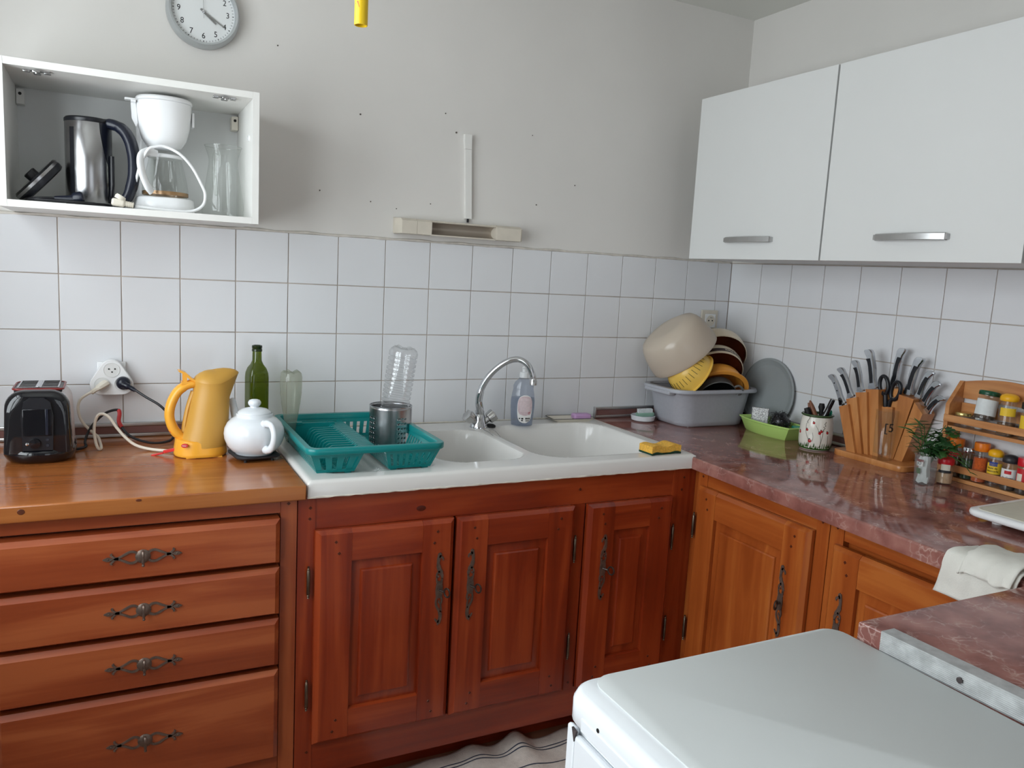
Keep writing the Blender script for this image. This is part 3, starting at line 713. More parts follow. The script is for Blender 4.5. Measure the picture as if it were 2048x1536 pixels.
# ------------------------------------------------------------------ mixer tap
t = thing('mixer_tap', 'chrome mixer tap with curved swan-neck spout and two knobs', 'tap', (1.222, -.105, SZ))
G().lathe([(.031, 0), (.030, .006), (.024, .016), (.021, .030), (.017, .042), (.013, .048), (1e-5, .049)], n=28).build('base', 'chrome', t)
B = Vector((1.222, -.105, SZ))
path = [(1.2225, -.107, .925), (1.218, -.111, .950), (1.214, -.112, .977), (1.22, -.118, 1.02), (1.243, -.135, 1.069), (1.28, -.16, 1.109), (1.315, -.18, 1.122), (1.34, -.2, 1.109), (1.354, -.21, 1.082), (1.36, -.212, 1.062)]
G().tube([Vector(p) - B for p in spline(path, 6)], [.0125, .0125, .0118, .0105, .010, .010, .010, .0102, .0105], n=16).build('spout', 'chrome', t)
G(trans(1.3605 - B.x, -.2125 - B.y, 1.048 - B.z)).lathe([(.0085, -.008), (.0125, -.007), (.0125, .006), (.0105, .009), (.0105, .016)], n=12).build('aerator', 'worn_chrome', t)
G(trans(0, 0, .043)).lathe([(.0155, 0), (.0155, .012), (.014, .014)], n=12).build('collar', 'chrome', t)
for s in (-1, 1):
    M = aim((.018 * s, -.004, .020), (s * .82, -.1, .62)); g = G(M)
    g.lathe([(.010, 0), (.010, .014)], n=16); 
    rings = [[(r * (1 + .07 * cos(6 * a)) * cos(a), r * (1 + .07 * cos(6 * a)) * sin(a), z) for a in [2 * pi * k / 36 for k in range(36)]] for r, z in ((.013, .014), (.018, .017), (.0205, .034), (.0195, .041), (.012, .043))]
    g.loft(rings); g.build('knob', 'worn_chrome', t)
g = G(trans(.038, -.006, 0)); g.lathe([(.019, 0), (.019, .006), (.012, .010), (1e-5, .011)], n=20); lab(g.build('spare_plug', 'black_matt', t), 'black rubber plug behind the tap')
def chain(pts, name):
    P = spline(pts, 14); g = G(); d = 0; last = P[0]
    for p in P:
        if (p - last).length > .0042 or p is P[0]:
            g.M = Matrix.Translation(p - B); g.lathe([(1e-5, -.0016), (.0014, -.0007), (.0014, .0007), (1e-5, .0016)], n=6); last = p
    g.M = Matrix(); g.tube([q - B for q in P], .0006, n=5); return g.build(name, 'worn_chrome', t)
chain([(1.221, -.128, .905), (1.219, -.145, .888), (1.2165, -.165, .886), (1.2115, -.20, .888), (1.2105, -.24, .884), (1.212, -.262, .876), (1.206, -.275, .852), (1.196, -.28, .836)], 'chain')
chain([(1.237, -.124, .895), (1.236, -.15, .889), (1.25, -.17, .884), (1.268, -.19, .86), (1.285, -.2, .84)], 'chain')
G(Matrix.Translation(Vector((1.191, -.281, .833)) - B) @ rotm('Y', 70)).lathe([(1e-5, -.006), (.006, -.005), (.007, 0), (.004, .003), (.003, .007), (1e-5, .008)], n=12).build('chain_end', 'bronze_hinge', t)

# ------------------------------------------------------------------ dish rack
t = thing('dish_rack', 'teal plastic dish drainer on the left of the sink', 'dish rack', (.727, -.358, SZ - .0055))
W, D, H = .338, .445, .074      # inner walls at rim
g = G()
rin = lambda w_, d_, r, z: rrect(w_, d_, r, z, 6)
g.loft([rin(W + .022, D + .03, .03, H - .016), rin(W + .026, D + .034, .032, H - .014), rin(W + .026, D + .034, .032, H - .002), rin(W + .022, D + .03, .03, H), rin(W - .004, D - .002, .022, H), rin(W - .008, D - .006, .02, H - .003), rin(W - .008, D - .006, .02, H - .016), rin(W + .020, D + .028, .03, H - .016)], False, False)
rim = g.build('rim', 'teal_plastic', t, smooth=45)
g = G(); zt_, zb = H - .015, .006
def wall(p0, p1, q0, q1, n, gaps):
    """slotted wall: top edge p0-p1, bottom edge q0-q1, n bars"""
    p0, p1, q0, q1 = map(Vector, (p0, p1, q0, q1)); nrm = (p1 - p0).cross(q0 - p0).normalized() * .0012
    def quad(u0, u1, v0, v1):
        P = [(p0.lerp(p1, u)).lerp(q0.lerp(q1, u), v) for u, v in ((u0, v0), (u1, v0), (u1, v1), (u0, v1))]
        g.loft([[a - nrm for a in P], [a + nrm for a in P]])
    quad(0, 1, 0, .22); quad(0, 1, .86, 1)
    for i in range(n):
        u0 = i / n; quad(u0, u0 + .55 / n, .2, .88)
    quad(1 - .3 / n, 1, .2, .88)
w2, d2, wb_, db_ = W / 2, D / 2, W / 2 - .02, D / 2 - .02
wall((-w2, -d2, zt_), (-w2, d2, zt_), (-wb_, -db_, zb), (-wb_, db_, zb), 24, 0)
wall((w2, -d2, zt_), (w2, d2, zt_), (wb_, -db_, zb), (wb_, db_, zb), 24, 0)
wall((-w2, d2, zt_), (w2, d2, zt_), (-wb_, db_, zb), (wb_, db_, zb), 15, 0)
wall((.02, -d2, zt_), (w2, -d2, zt_), (.035, -db_, zb), (wb_, -db_, zb), 8, 0)
wall((-w2, -d2, zt_), (-.035, -d2, zt_), (-wb_, -db_, zb), (-.055, -db_, zb), 4, 0)
g.build('slotted_wall', 'teal_plastic', t, smooth=0)
# floor in two troughs with a raised tunnel between them
g = G(); prof = [(-wb_, zb), (-.055, zb), (-.040, zt_ - .012), (-.030, zt_ - .004), (.012, zt_ - .004), (.022, zt_ - .012), (.035, zb), (wb_, zb)]
nb = 30
for k in range(nb):
    y0 = -db_ + 2 * db_ * k / nb; y1 = y0 + 2 * db_ / nb * (.62 if 0 < k < nb - 1 else 1)
    for (a, b), (c, d) in zip(prof[:-1], prof[1:]):
        g.loft([[(a, y0, b), (c, y0, d), (c, y0, d + .0022), (a, y0, b + .0022)], [(a, y1, b), (c, y1, d), (c, y1, d + .0022), (a, y1, b + .0022)]])
for x in (-.13, -.095, -.06, .04, .075, .11, .14): g.box(x - .003, x + .003, -db_, db_, zb + .0002, zb + .003)
g.build('floor_grid', 'teal_plastic', t, smooth=0)
for k in range(11):
    y = -.150 + k * .026
    poly = [(-.118, .010), (-.103, .050), (-.093, .056), (-.030, .056), (-.020, .050), (-.016, .045), (-.024, .045), (-.032, .050), (-.092, .050), (-.098, .045), (-.110, .010)]
    G().prism(poly, y - .0022, y + .0022).build('plate_divider', 'teal_plastic', t, smooth=0)
g = G(); g.box(-wb_ - .005, -.02, .145, .150, .008, .063).box(-wb_ - .008, -.115, .140, .152, .06, .066)
g.build('partition', 'teal_plastic', t, smooth=0)
for x in (-.128, -.07, .05, .137):
    for y in (-db_ + .01, db_ - .01): G().box(x - .009, x + .009, y - .006, y + .006, 0, .0055, b=.002).build('foot', 'teal_plastic', t)

# ------------------------------------------------------------------ cutlery holder with holes
t = thing('cutlery_holder', 'perforated stainless steel cutlery holder standing in the dish rack', 'cutlery holder', (.851, -.292, SZ + .0055))
R = .0615; Hc = .112; na, nz_ = 36, 16; V = []; F = []; g = G()
def cp(a, z): return (R * cos(a), R * sin(a), z)
for j in range(nz_):
    for i in range(na):
        a0, a1 = 2 * pi * i / na, 2 * pi * (i + 1) / na; z0, z1 = Hc * j / nz_, Hc * (j + 1) / nz_
        hole = (i % 9) in (0, 1, 2) and j % 2 == 1 and 1 <= j <= 12
        if hole:
            am, zm = (a0 + a1) / 2, (z0 + z1) / 2; da, dz = (a1 - a0) / 2, (z1 - z0) / 2
            o8 = [(am - da, zm - dz), (am, zm - dz), (am + da, zm - dz), (am + da, zm), (am + da, zm + dz), (am, zm + dz), (am - da, zm + dz), (am - da, zm)]
            rh = .0032; i8 = [(am + rh / R * cos(radians(225 + 45 * k)), zm + rh * sin(radians(225 + 45 * k))) for k in range(8)]
            vs = [cp(*q) for q in o8] + [cp(*q) for q in i8]
            g.add(vs, [(k, (k + 1) % 8, 8 + (k + 1) % 8, 8 + k) for k in range(8)])
        else: g.add([cp(a0, z0), cp(a1, z0), cp(a1, z1), cp(a0, z1)], [(0, 1, 2, 3)])
body = g.build('body', 'steel', t, smooth=60)
bm = bmesh.new(); bm.from_mesh(body.data); bmesh.ops.remove_doubles(bm, verts=bm.verts[:], dist=1e-5); bmesh.ops.recalc_face_normals(bm, faces=bm.faces[:]); bm.to_mesh(body.data); bm.free()
sm = body.modifiers.new('thick', 'SOLIDIFY'); sm.thickness = .0012
G().lathe([(R - .0005, 0), (R - .0005, .0015), (1e-5, .0015)], n=36).build('base', 'steel', t)
G().tube([(R * cos(a), R * sin(a), Hc) for a in [2 * pi * k / 48 for k in range(48)]], .0016, n=6, close=True).build('rolled_rim', 'steel_bright', t)

# ------------------------------------------------------------------ bottles
def petal(prof, n=40, lobes=5, depth=.006, M=None):
    g = G(M); rings = []
    for r, z, k in prof:
        rings.append([(max(r, 1e-5) * cos(a), max(r, 1e-5) * sin(a), z - k * depth * (.5 + .5 * cos(lobes * a))) for a in [2 * pi * i / n for i in range(n)]])
    return g.loft(rings)
Rb = .0415
t = thing('plastic_bottle', 'clear ribbed plastic water bottle upside down in the steel cutlery holder', 'bottle', (.849, -.292, SZ + .010), rot=(radians(2), radians(7), 0))
prof = [(.0105, .002, 0), (.0125, .004, 0), (.0125, .020, 0), (.0145, .022, 0), (.0125, .024, 0), (.018, .036, 0), (.030, .058, 0), (.038, .074, 0), (Rb, .086, 0)]
z = .092
while z < .245:
    prof += [(Rb, z, 0), (Rb, z + .007, 0), (Rb - .004, z + .0092, 0), (Rb - .004, z + .011, 0)]; z += .0135
prof += [(Rb, z, 0), (Rb, z + .012, 0), (Rb - .004, z + .022, .3), (Rb - .012, z + .029, 1.0), (.018, z + .028, 1.2), (.008, z + .022, .4), (1e-5, z + .019, 0)]
petal(prof).build('bottle_body', 'pet_clear', t, smooth=50)
t = thing('plastic_bottle', 'dusty greyish plastic bottle upside down beside the green bottle', 'bottle', (.580, -.212, SZ + .004), rot=(0, radians(0), 0))
prof = [(.009, .001, 0), (.012, .003, 0), (.012, .020, 0), (.014, .022, 0), (.013, .028, 0), (.016, .05, 0), (.021, .08, 0), (.026, .11, 0), (.0295, .14, 0), (.0305, .17, 0), (.0305, .188, 0), (.028, .202, .4), (.022, .208, 1.0), (.012, .206, 1.0), (1e-5, .2, 0)]
petal(prof, depth=.008).build('bottle_body', 'pet_dusty', t, smooth=60)
def sq_ring(w_, k, z, n=40):
    """blend of circle (k=0) and rounded square (k=1)"""
    out = []
    for i in range(n):
        a = 2 * pi * i / n + pi / 4 * 0; c, s = abs(cos(a)), abs(sin(a)); p = 2 + 5 * k
        r = w_ / (c ** p + s ** p) ** (1 / p); out.append((r * cos(a), r * sin(a), z))
    return out
t = thing('glass_bottle', 'empty dark green square glass oil bottle behind the teapot', 'bottle', (.5055, -.085, ZT), rz=radians(12))
G().loft([sq_ring(*q) for q in ((.02, 1, .003), (.027, 1, 0), (.0285, 1, .004), (.0285, 1, .18), (.0275, .8, .194), (.0235, .5, .208), (.017, .2, .219), (.0135, 0, .230), (.0128, 0, .256))], True, False).build('bottle_body', 'green_glass', t, smooth=50)
G().lathe([(.0128, .2562), (.0148, .257), (.0148, .263), (.0135, .265), (.0148, .267), (.0148, .273), (.013, .275), (.0105, .275), (.0105, .258)], n=24).build('bottle_neck_ring', 'green_glass_dark', t)

# washing-up liquid
t = thing('dish_soap_bottle', 'clear washing-up liquid bottle with white cap behind the tap spout', 'bottle', (1.385, -.10, SZ - .001), rz=radians(-24))
def oval(a, b, z, n=36): return [(a * cos(2 * pi * i / n), b * sin(2 * pi * i / n), z) for i in range(n)]
prof = [(.034, .019, 0), (.037, .022, .003), (.038, .023, .02), (.041, .024, .06), (.0415, .0245, .085), (.038, .023, .112), (.0345, .021, .128), (.035, .021, .138), (.030, .019, .150), (.020, .016, .160), (.0145, .0145, .166)]
G().loft([oval(*q) for q in prof], True, False).build('bottle_body', 'soap_clear', t, smooth=60)
lp = [(.0365, .0215, .003), (.0375, .0224, .02), (.0405, .0235, .06), (.041, .024, .085), (.0395, .0232, .098)]
G().loft([oval(a - .001, b - .001, z) for a, b, z in lp]).build('liquid', 'soap_clear', t, smooth=60)
G().lathe([(.0135, .1655), (.0155, .167), (.0155, .183), (.0145, .185), (.007, .186), (.0065, .190), (.0065, .197), (.0085, .199), (.004, .205), (1e-5, .206)], n=24).build('cap', 'cap_white', t)
def wid(z): 
    for (a0, b0_, z0), (a1, b1_, z1) in zip(prof[:-1], prof[1:]):
        if z0 <= z <= z1: k = (z - z0) / (z1 - z0); return a0 + (a1 - a0) * k, b0_ + (b1_ - b0_) * k
    return prof[-1][:2]
def on_bottle(u, v, h):
    a, b = wid(v); th = -pi / 2 + u / .034; return ((a + .0006 + h) * cos(th), (b + .0006 + h) * sin(th), v)
def label_sheet(u0, u1, z0, z1, h, rnd, n=18, m=18):
    rows = []
    for j in range(m + 1):
        q = j / m; z_ = z0 + (z1 - z0) * q; k = max(0, 1 - abs(2 * q - 1) ** rnd) ** (1 / rnd); k = max(k, .25)
        uc = (u0 + u1) / 2; rows.append([on_bottle(uc + (u0 - uc) * k + (u1 - u0) * k * i / n, z_, h) for i in range(n + 1)])
    return G().loft(rows, False, False, closed=False)
label_sheet(-.016, .030, .012, .108, 0, 3).build('back_label', 'label_white', t, fix=False)
label_sheet(-.0145, .0285, .038, .105, .0004, 3).build('label_field', 'label_pink', t, fix=False)
g = G()
for k in range(9):
    z_ = .096 - k * .0052
    g.loft([[on_bottle(-.009 + .002 * abs(k - 4) / 4 + .03 * i / 8, z_, .0007) for i in range(9)], [on_bottle(-.009 + .002 * abs(k - 4) / 4 + .03 * i / 8, z_ - .0008, .0007) for i in range(9)]], False, False, closed=False)
g.build('small_print', 'label_white', t, fix=False, smooth=0)
g = G()
for u, z_, a, b in ((-.010, .030, .004, .004), (-.003, .030, .006, .005), (-.003, .023, .005, .004), (.009, .031, .0026, .006), (.0125, .031, .002, .006), (.016, .031, .0034, .006), (.021, .031, .003, .006)):
    g.loft([[on_bottle(u + a * i / 2, z_, .0008) for i in range(3)], [on_bottle(u + a * i / 2, z_ - b, .0008) for i in range(3)]], False, False, closed=False)
for k in range(9): g.loft([[on_bottle(.010 + k * .0014, .0225, .0008), on_bottle(.0107 + k * .0014, .0225, .0008)], [on_bottle(.010 + k * .0014, .0185, .0008), on_bottle(.0107 + k * .0014, .0185, .0008)]], False, False, closed=False)
g.build('pictograms', 'print_black', t, fix=False, smooth=0)
g = G(); dz = [(.0205, .052), (.0245, .047), (.0205, .042), (.0165, .047)]
for k in range(4):
    (u0, z0), (u1, z1) = dz[k], dz[(k + 1) % 4]; g.tube([on_bottle(u0 + (u1 - u0) * q / 4, z0 + (z1 - z0) * q / 4, .001) for q in range(5)], .0004, n=5)
g.build('hazard_diamond', 'label_red', t, smooth=0)
text_on(lambda u, v, h: on_bottle(.0205 + u, .047 + v, .001 + h), '!', .006, 'hazard_mark', 'print_black', t, ext=.0001)

# soap dish with soap, sponge, brush
t = thing('soap_dish', 'flat cream rectangular dish with dark rim lines at the back of the sink', 'dish', (1.605, -.058, SZ), rz=radians(-4))
G().loft([rrect(.13, .055, .006, 0), rrect(.165, .075, .006, .011), rrect(.168, .078, .006, .012), rrect(.160, .070, .006, .0115), rrect(.128, .053, .005, .004)]).build('dish_body', 'cream_plastic', t)
G().tube([(x, y, .0122) for x, y, _ in rrect(.166, .076, .006)], .0011, n=5, close=True).build('rim_line', 'black_plastic', t)
o = G(trans(1.648, -.062, SZ + .0055) @ rotm('Z', -6)).box(-.034, .034, -.019, .019, 0, .020, b=.007, seg=3).build('soap_bar', 'lilac_soap'); tag(o, 'lilac bar of soap on the cream dish', 'soap')
t = thing('sponge', 'yellow cleaning sponge with green scouring side on the front edge of the sink', 'sponge', (1.618, -.575, SZ - .0005), rz=radians(3))
def wavy(z0, z1, ins):
    nseg = 14; rings = []
    for i in range(nseg + 1):
        x = -.056 + .112 * i / nseg; wv = .0035 * sin(i / nseg * 2 * pi * 1.5); hw = .032 - ins - .003 * sin(i / nseg * pi)
        rings.append([(x, -hw, z0 + max(0, wv)), (x, hw, z0 + max(0, wv)), (x, hw, z1 + wv), (x, -hw, z1 + wv)])
    return G().loft(rings)
wavy(.0, .006, 0).build('scouring_layer', 'scour_green', t, smooth=30); wavy(.0062, .026, .001).build('foam_layer', 'sponge_yellow', t, smooth=30)
t = thing('small_dish', 'small round white dish holding a nail brush, left of the grey tub', 'dish', (1.906, -.086, ZT))
G().lathe([(.036, 0), (.043, .004), (.046, .020), (.0445, .0215), (.041, .018), (.038, .006), (1e-5, .005)], n=36).build('dish_body', 'white_ceramic', t)
t = thing('nail_brush', 'pale green nail brush with upturned white bristles in the small dish', 'brush', (1.913, -.09, ZT + .0075), rot=(0, radians(-4), radians(-20)))
G().loft([rrect(.064, .026, .010, .010), rrect(.070, .030, .012, .013), rrect(.070, .030, .012, .022), rrect(.064, .026, .010, .024)]).build('brush_back', 'brush_green', t)
g = G()
for i in range(13):
    for j in range(5):
        x, y = -.026 + i * .0043, -.009 + j * .0045; g.M = trans(x, y, .0235); g.lathe([(.0017, 0), (.0021, .013 + random.uniform(0, .002)), (1e-5, .0145)], n=5)
g.build('bristle_tufts', 'bristle', t)

# ------------------------------------------------------------------ toaster
t = thing('toaster', 'black and silver two-slot toaster at the left end of the wooden worktop', 'toaster', (-.037, -.200, ZT))
def toast_ring(y, sx=1.0, zb_=.028, top=.180, r=.042, hw=.0735, n=7):
    pts = []
    for cx_, a0 in ((hw - r - .004, 0), (-hw + r + .004, 90)):
        for i in range(n + 1):
            a = radians(a0 + 90 * i / n); pts.append((sx * (cx_ + r * cos(a)), y, top - r + r * sin(a)))
    return [(hw * sx, y, zb_)] + pts + [(-hw * sx, y, zb_)]
G().loft([toast_ring(-.052, .985, top=.178), toast_ring(.088, .985, top=.178), toast_ring(.096, .93, top=.172)]).build('casing', 'pink_grey', t, smooth=50)
G().loft([toast_ring(-.0515, .995, top=.1795), toast_ring(-.070, 1.0, top=.181), toast_ring(-.084, .975, top=.176), toast_ring(-.0895, .90, top=.165), toast_ring(-.0905, .80, top=.15)]).build('front_cap', 'black_gloss', t, smooth=50)
G().loft([rrect(.128, .160, .05, 0, 8), rrect(.146, .178, .06, .006, 8), rrect(.158, .200, .07, .020, 8), rrect(.157, .198, .07, .030, 8), rrect(.148, .186, .06, .0355, 8)]).build('base', 'black_gloss', t, smooth=50)
g = G(); poly = [(x, z) for x, z in ((-.032, .036), (.032, .036), (.034, .12), (.028, .155), (.015, .165), (-.015, .165), (-.028, .155), (-.034, .12))]
g.prism(poly, -.0955, -.088); g.build('control_panel', 'black_plastic', t, smooth=0)
G().box(-.030, .030, -.0975, -.0945, .072, .138, b=.001).build('dark_window', 'black_gloss', t)
G().box(.017, .0235, -.0995, -.0965, .074, .138, b=.001).build('lever_slot', 'navy_black', t)
G(trans(-.006, -.0955, .054) @ rotm('X', 90)).lathe([(.013, 0), (.012, .006), (1e-5, .007)], n=20).build('dial_knob', 'black_gloss', t)
G(trans(-.022, -.0955, .053) @ rotm('X', 90)).lathe([(.0042, 0), (.0036, .002), (1e-5, .0026)], n=12).build('button', 'chrome', t)
for z in (.062, .048):
    G(trans(.021, -.0955, z) @ rotm('X', 90)).lathe([(.0042, 0), (.004, .0012), (1e-5, .0014)], n=12).build('button', 'navy_black', t)
    G().tube([(.021 + a, -.0972, z + b) for a, b in ((-.002, -.0014), (.002, -.0014), (.002, .0014), (-.002, .0014))], .0003, n=4, close=True).build('button_symbol', 'hand_grey', t)
ring = [(x, y + .018, .1785) for x, y, _ in rrect(.108, .124, .014)]
G().tube(ring, .0028, n=8, close=True).build('red_trim_line', 'red_trim', t)
G().box(-.051, .051, -.042, .078, .1715, .1792, b=.0).build('slot_bed', 'black_plastic', t, smooth=0)
for x in (-.024, .024):
    g = G(); g.box(x - .021, x - .0175, -.036, .072, .1793, .1835).box(x + .0175, x + .021, -.036, .072, .1793, .1835).box(x - .021, x + .021, -.040, -.036, .1793, .1835).box(x - .021, x + .021, .072, .076, .1793, .1835)
    g.build('slot_frame', 'steel_bright', t, smooth=0)
    g = G(); [g.tube([(x + q, -.034 + .021 * k, .1797), (x - q, -.034 + .021 * k, .1797)], .0008, n=5) for k in range(6) for q in (.016,)]
    g.build('bread_wires', 'steel', t)
G().box(-.0035, .0035, -.036, .072, .1793, .1845, b=.001).build('centre_bar', 'steel_bright', t)
TB = Vector((-.037, -.200, ZT))
black = [(.172, -.07, 1.031), (.206, -.09, 1.008), (.249, -.11, .979), (.281, -.118, .93), (.273, -.135, .895), (.242, -.15, .888), (.205, -.155, .893), (.168, -.15, .909), (.149, -.14, .93), (.14, -.13, .948), (.142, -.12, .967), (.138, -.112, .976), (.119, -.105, .972), (.101, -.1, .961), (.08, -.1, .939), (.064, -.105, .912), (.058, -.118, .891), (.060, -.128, .8825), (.047, -.15, .8825), (.026, -.165, .8835)]
sp_ = spline(black, 6)
G().tube([p - TB for p in sp_], .0036, n=8).build('power_cord', 'cord_black', t)
G().tube([p - TB for p in sp_[49:66]], .0052, n=8).build('red_tape', 'red_tape', t)
g = G(aim(Vector((.1525, -.047, 1.040)) - TB, (.2, -1, -.05))); g.lathe([(.018, -.006), (.0185, .004), (.017, .010), (.011, .016), (1e-5, .018)], n=24); g.M = Matrix()
g.tube([Vector(p) - TB for p in spline([(.1535, -.062, 1.038), (.162, -.068, 1.034), (.174, -.0715, 1.028), (.182, -.076, 1.0225)], 4)], [.011, .009, .0065, .0055], n=10)
lab(g.build('mains_plug', 'navy_black', t), 'dark round mains plug in the socket adapter')

# ------------------------------------------------------------------ sockets
def socket_face(g, r=.0205): g.lathe([(r, 0), (r, -.010), (1e-5, -.010)], n=28)
t = thing('wall_socket', 'square white wall socket plate behind the triple adapter', 'socket', (.124, -.0005, 1.056))
G().box(-.036, .036, -.010, 0, -.041, .039, b=.002).build('plate', 'white_plastic', t)
t = thing('triple_adapter', 'white triangular three-way mains adapter plugged in above the wooden worktop', 'adapter', (.124, -.0108, 1.05))
tri = []
for cx_, cz_, a0 in ((0, .026, 30), (-.026, -.016, 150), (.026, -.016, 270)):
    for i in range(9): a = radians(a0 + 120 * i / 8); tri.append((cx_ + .0285 * cos(a), cz_ + .0285 * sin(a)))
sc_ = lambda k, y: [(x * k, y, z * k) for x, z in tri]
G().loft([sc_(.98, 0), sc_(1, -.004), sc_(1, -.026), sc_(.965, -.030)]).build('adapter_body', 'white_plastic', t, smooth=50)
for cx_, cz_ in ((0, .026), (-.0235, -.015), (.0265, -.013)):
    g = G(trans(cx_, -.0305, cz_) @ rotm('X', 90)); g.lathe([(.0205, -.0003), (.0208, .0008), (.0195, .0010), (.0192, -.0002), (1e-5, -.0002)], n=28); g.build('socket_well', 'white_melamine', t)
for a, b, r in ((-.0065, .029, .0022), (.0085, .029, .0022), (.001, .0205, .0020)):
    G(trans(a, -.0309, b) @ rotm('X', 90)).lathe([(r, 0), (r, .0006), (1e-5, .0006)], n=10).build('pin_hole', 'black_hole', t)

# ------------------------------------------------------------------ yellow kettle
KB = Vector((.337, -.262, ZT))
t = thing('electric_kettle', 'yellow plastic electric jug kettle with red switch between adapter and teapot', 'kettle', KB)
def kring(c, r, z, sp=0, tilt=0, n=40, ry=.95):
    out = []
    for i in range(n):
        a = 2 * pi * i / n; x = c + r * cos(a) + sp * max(0, cos(a)) ** 4; y = ry * r * sin(a) * (1 - .25 * (max(0, cos(a)) ** 4) * (1 if sp else 0))
        out.append((x, y, z + tilt * max(0, cos(a)) ** 3 - (.006 if sp else 0) * abs(sin(a)) ** 2))
    return out
G().loft([kring(.004, .060, .026), kring(.008, .0585, .05), kring(.014, .054, .08), kring(.019, .051, .12), kring(.023, .048, .155), kring(.026, .0465, .178, .008, .004), kring(.027, .0462, .192, .016, .014), kring(.027, .0465, .200, .020, .018)], True, True).build('jug', 'yellow_pale', t, smooth=60)
b_ = lambda s, z, lx=0, rx=0: [((x * s if x < 0 else x * s) - .003 + (lx if x < 0 else rx), y * s, z) for x, y, _ in rrect(.134, .118, .056, 0, 8)]
G().loft([b_(.97, .002), b_(1.0, .006), b_(1.0, .010), [(x, y, .042 + .10 * max(0, -x - .02) - .010 * (1 if x > 0 else 0)) for x, y, z in b_(.93, 0)], [(x, y, .044 + .10 * max(0, -x - .02) - .010 * (1 if x > 0 else 0)) for x, y, z in b_(.86, 0)]]).build('power_base', 'yellow_plastic', t, smooth=50)
for x, y in ((-.03, -.045), (.035, -.042), (-.03, .045), (.035, .042)): G().box(x - .012, x + .012, y - .006, y + .006, 0, .0025).build('foot', 'yellow_plastic', t, smooth=0)
dome = [[(x * 1 + .0, y, z) for x, y, z in kring(.027, .047, .200, .020, .018)]]
for k, dz in ((.98, .004), (.86, .012), (.66, .019), (.42, .0245), (.2, .027), (.02, .028)):
    dome.append([(.024 + (x - .027) * k + .003, y * k, .2 + (z - .2) * k + dz) for x, y, z in kring(.027, .047, .200, .020, .018)])
G().loft(dome).build('lid', 'yellow_pale', t, smooth=60)
hp = spline([(-.010, 0, .190), (-.032, 0, .188), (-.058, 0, .170), (-.075, 0, .135), (-.078, 0, .100), (-.066, 0, .066), (-.046, 0, .046)], 6)
G().tube(hp, [.0105, .0115, .0125, .0125, .0125, .013, .012], n=14, flat=1.45, up=(0, 1, 0)).build('handle', 'yellow_plastic', t, smooth=60)
G().tube(spline([(-.020, 0, .170), (-.032, 0, .13), (-.040, 0, .09), (-.044, 0, .062)], 5), .007, n=10, flat=1.2, up=(0, 1, 0)).build('water_gauge', 'yellow_pale', t)
g = G(); g.prism([(-.058, .2265), (-.052, .2275), (-.040, .222), (-.026, .208), (-.012, .199), (-.016, .196), (-.032, .205), (-.046, .219), (-.056, .2235)], -.016, .016)
g.box(-.046, -.036, -.013, -.010, .192, .217).box(-.046, -.036, .010, .013, .192, .217).box(-.050, -.022, -.015, .015, .190, .197); g.build('lid_lever', 'yellow_plastic', t, smooth=30)
G().prism([(-.080, .066), (-.066, .064), (-.054, .050), (-.058, .048), (-.071, .058)], -.012, .012).build('switch', 'red_plastic', t, smooth=0)
ax_ = radians(250); bx = lambda u, v, h: ((-.042 + u), -.058 - h - .0035 * 0 + .35 * max(0, -(-.042 + u) - .052), .040 + v)
g = G(aim((-.046, -.0555, .036), (-.45, -1, .05)) @ Matrix.Diagonal((.0085 / .01, .0052 / .01, 1, 1))); g.lathe([(.01, -.004), (.01, .0012), (1e-5, .0015)], n=24); g.build('badge', 'label_red', t)
M_ = aim((-.046, -.0555, .036), (-.45, -1, .05)); R3 = Matrix(((0.91, -.41 * 1, 0), (0, 0, 1), (0, 0, 0)))
uv = Vector((.912, -.41, 0)); 
G().tube([Vector((-.0470, -.0575, .036)) + uv * (-.005 + .010 * i / 16) + Vector((0, 0, .0011 * sin(i * 1.7))) for i in range(17)], .0005, n=4).build('badge_script', 'label_white', t)
white = [(.092, -.062, 1.026), (.065, -.075, 1.015), (.047, -.08, 1.0), (.042, -.085, .976), (.049, -.09, .947), (.067, -.1, .923), (.088, -.115, .905), (.094, -.135, .893), (.097, -.16, .8835), (.093, -.172, .8825), (.088, -.175, .890), (.084, -.172, .905), (.081, -.166, .93), (.084, -.162, .955), (.091, -.162, .972), (.103, -.162, .975), (.118, -.165, .965), (.135, -.17, .938), (.156, -.18, .912), (.18, -.19, .893), (.214, -.205, .884), (.250, -.228, .8835), (.272, -.24, .8845)]
G().tube([Vector(p) - KB for p in spline(white, 6)], .0038, n=8).build('power_cord', 'cord_white', t)
g = G(); P0, P1 = Vector((.104, -.048, 1.037)) - KB, Vector((.074, -.070, 1.018)) - KB
g.tube([P0 + Vector((.004, .006, .002)), P0, P0.lerp(P1, .45), P0.lerp(P1, .5), P1], [.013, .012, .010, .0075, .0055], n=8, flat=.8)
for k in range(5): g.tube([P0.lerp(P1, .62 + k * .08), P0.lerp(P1, .65 + k * .08)], .0068, n=8)
lab(g.build('mains_plug', 'cream_plastic', t), 'cream angular mains plug in the adapter')
g = G(); q = Vector((.262, -.268, .893)) - KB
g.M = Matrix.Translation(q) @ rotm('Z', -18) @ rotm('Y', -14); g.box(-.020, .012, -.004, .004, -.004, .004, b=.001).box(-.052, -.021, -.0035, .0035, -.005, -.0005, b=.001)
lab(g.build('red_peg', 'red_plastic', t), 'red plastic peg clipped to the kettle cord')

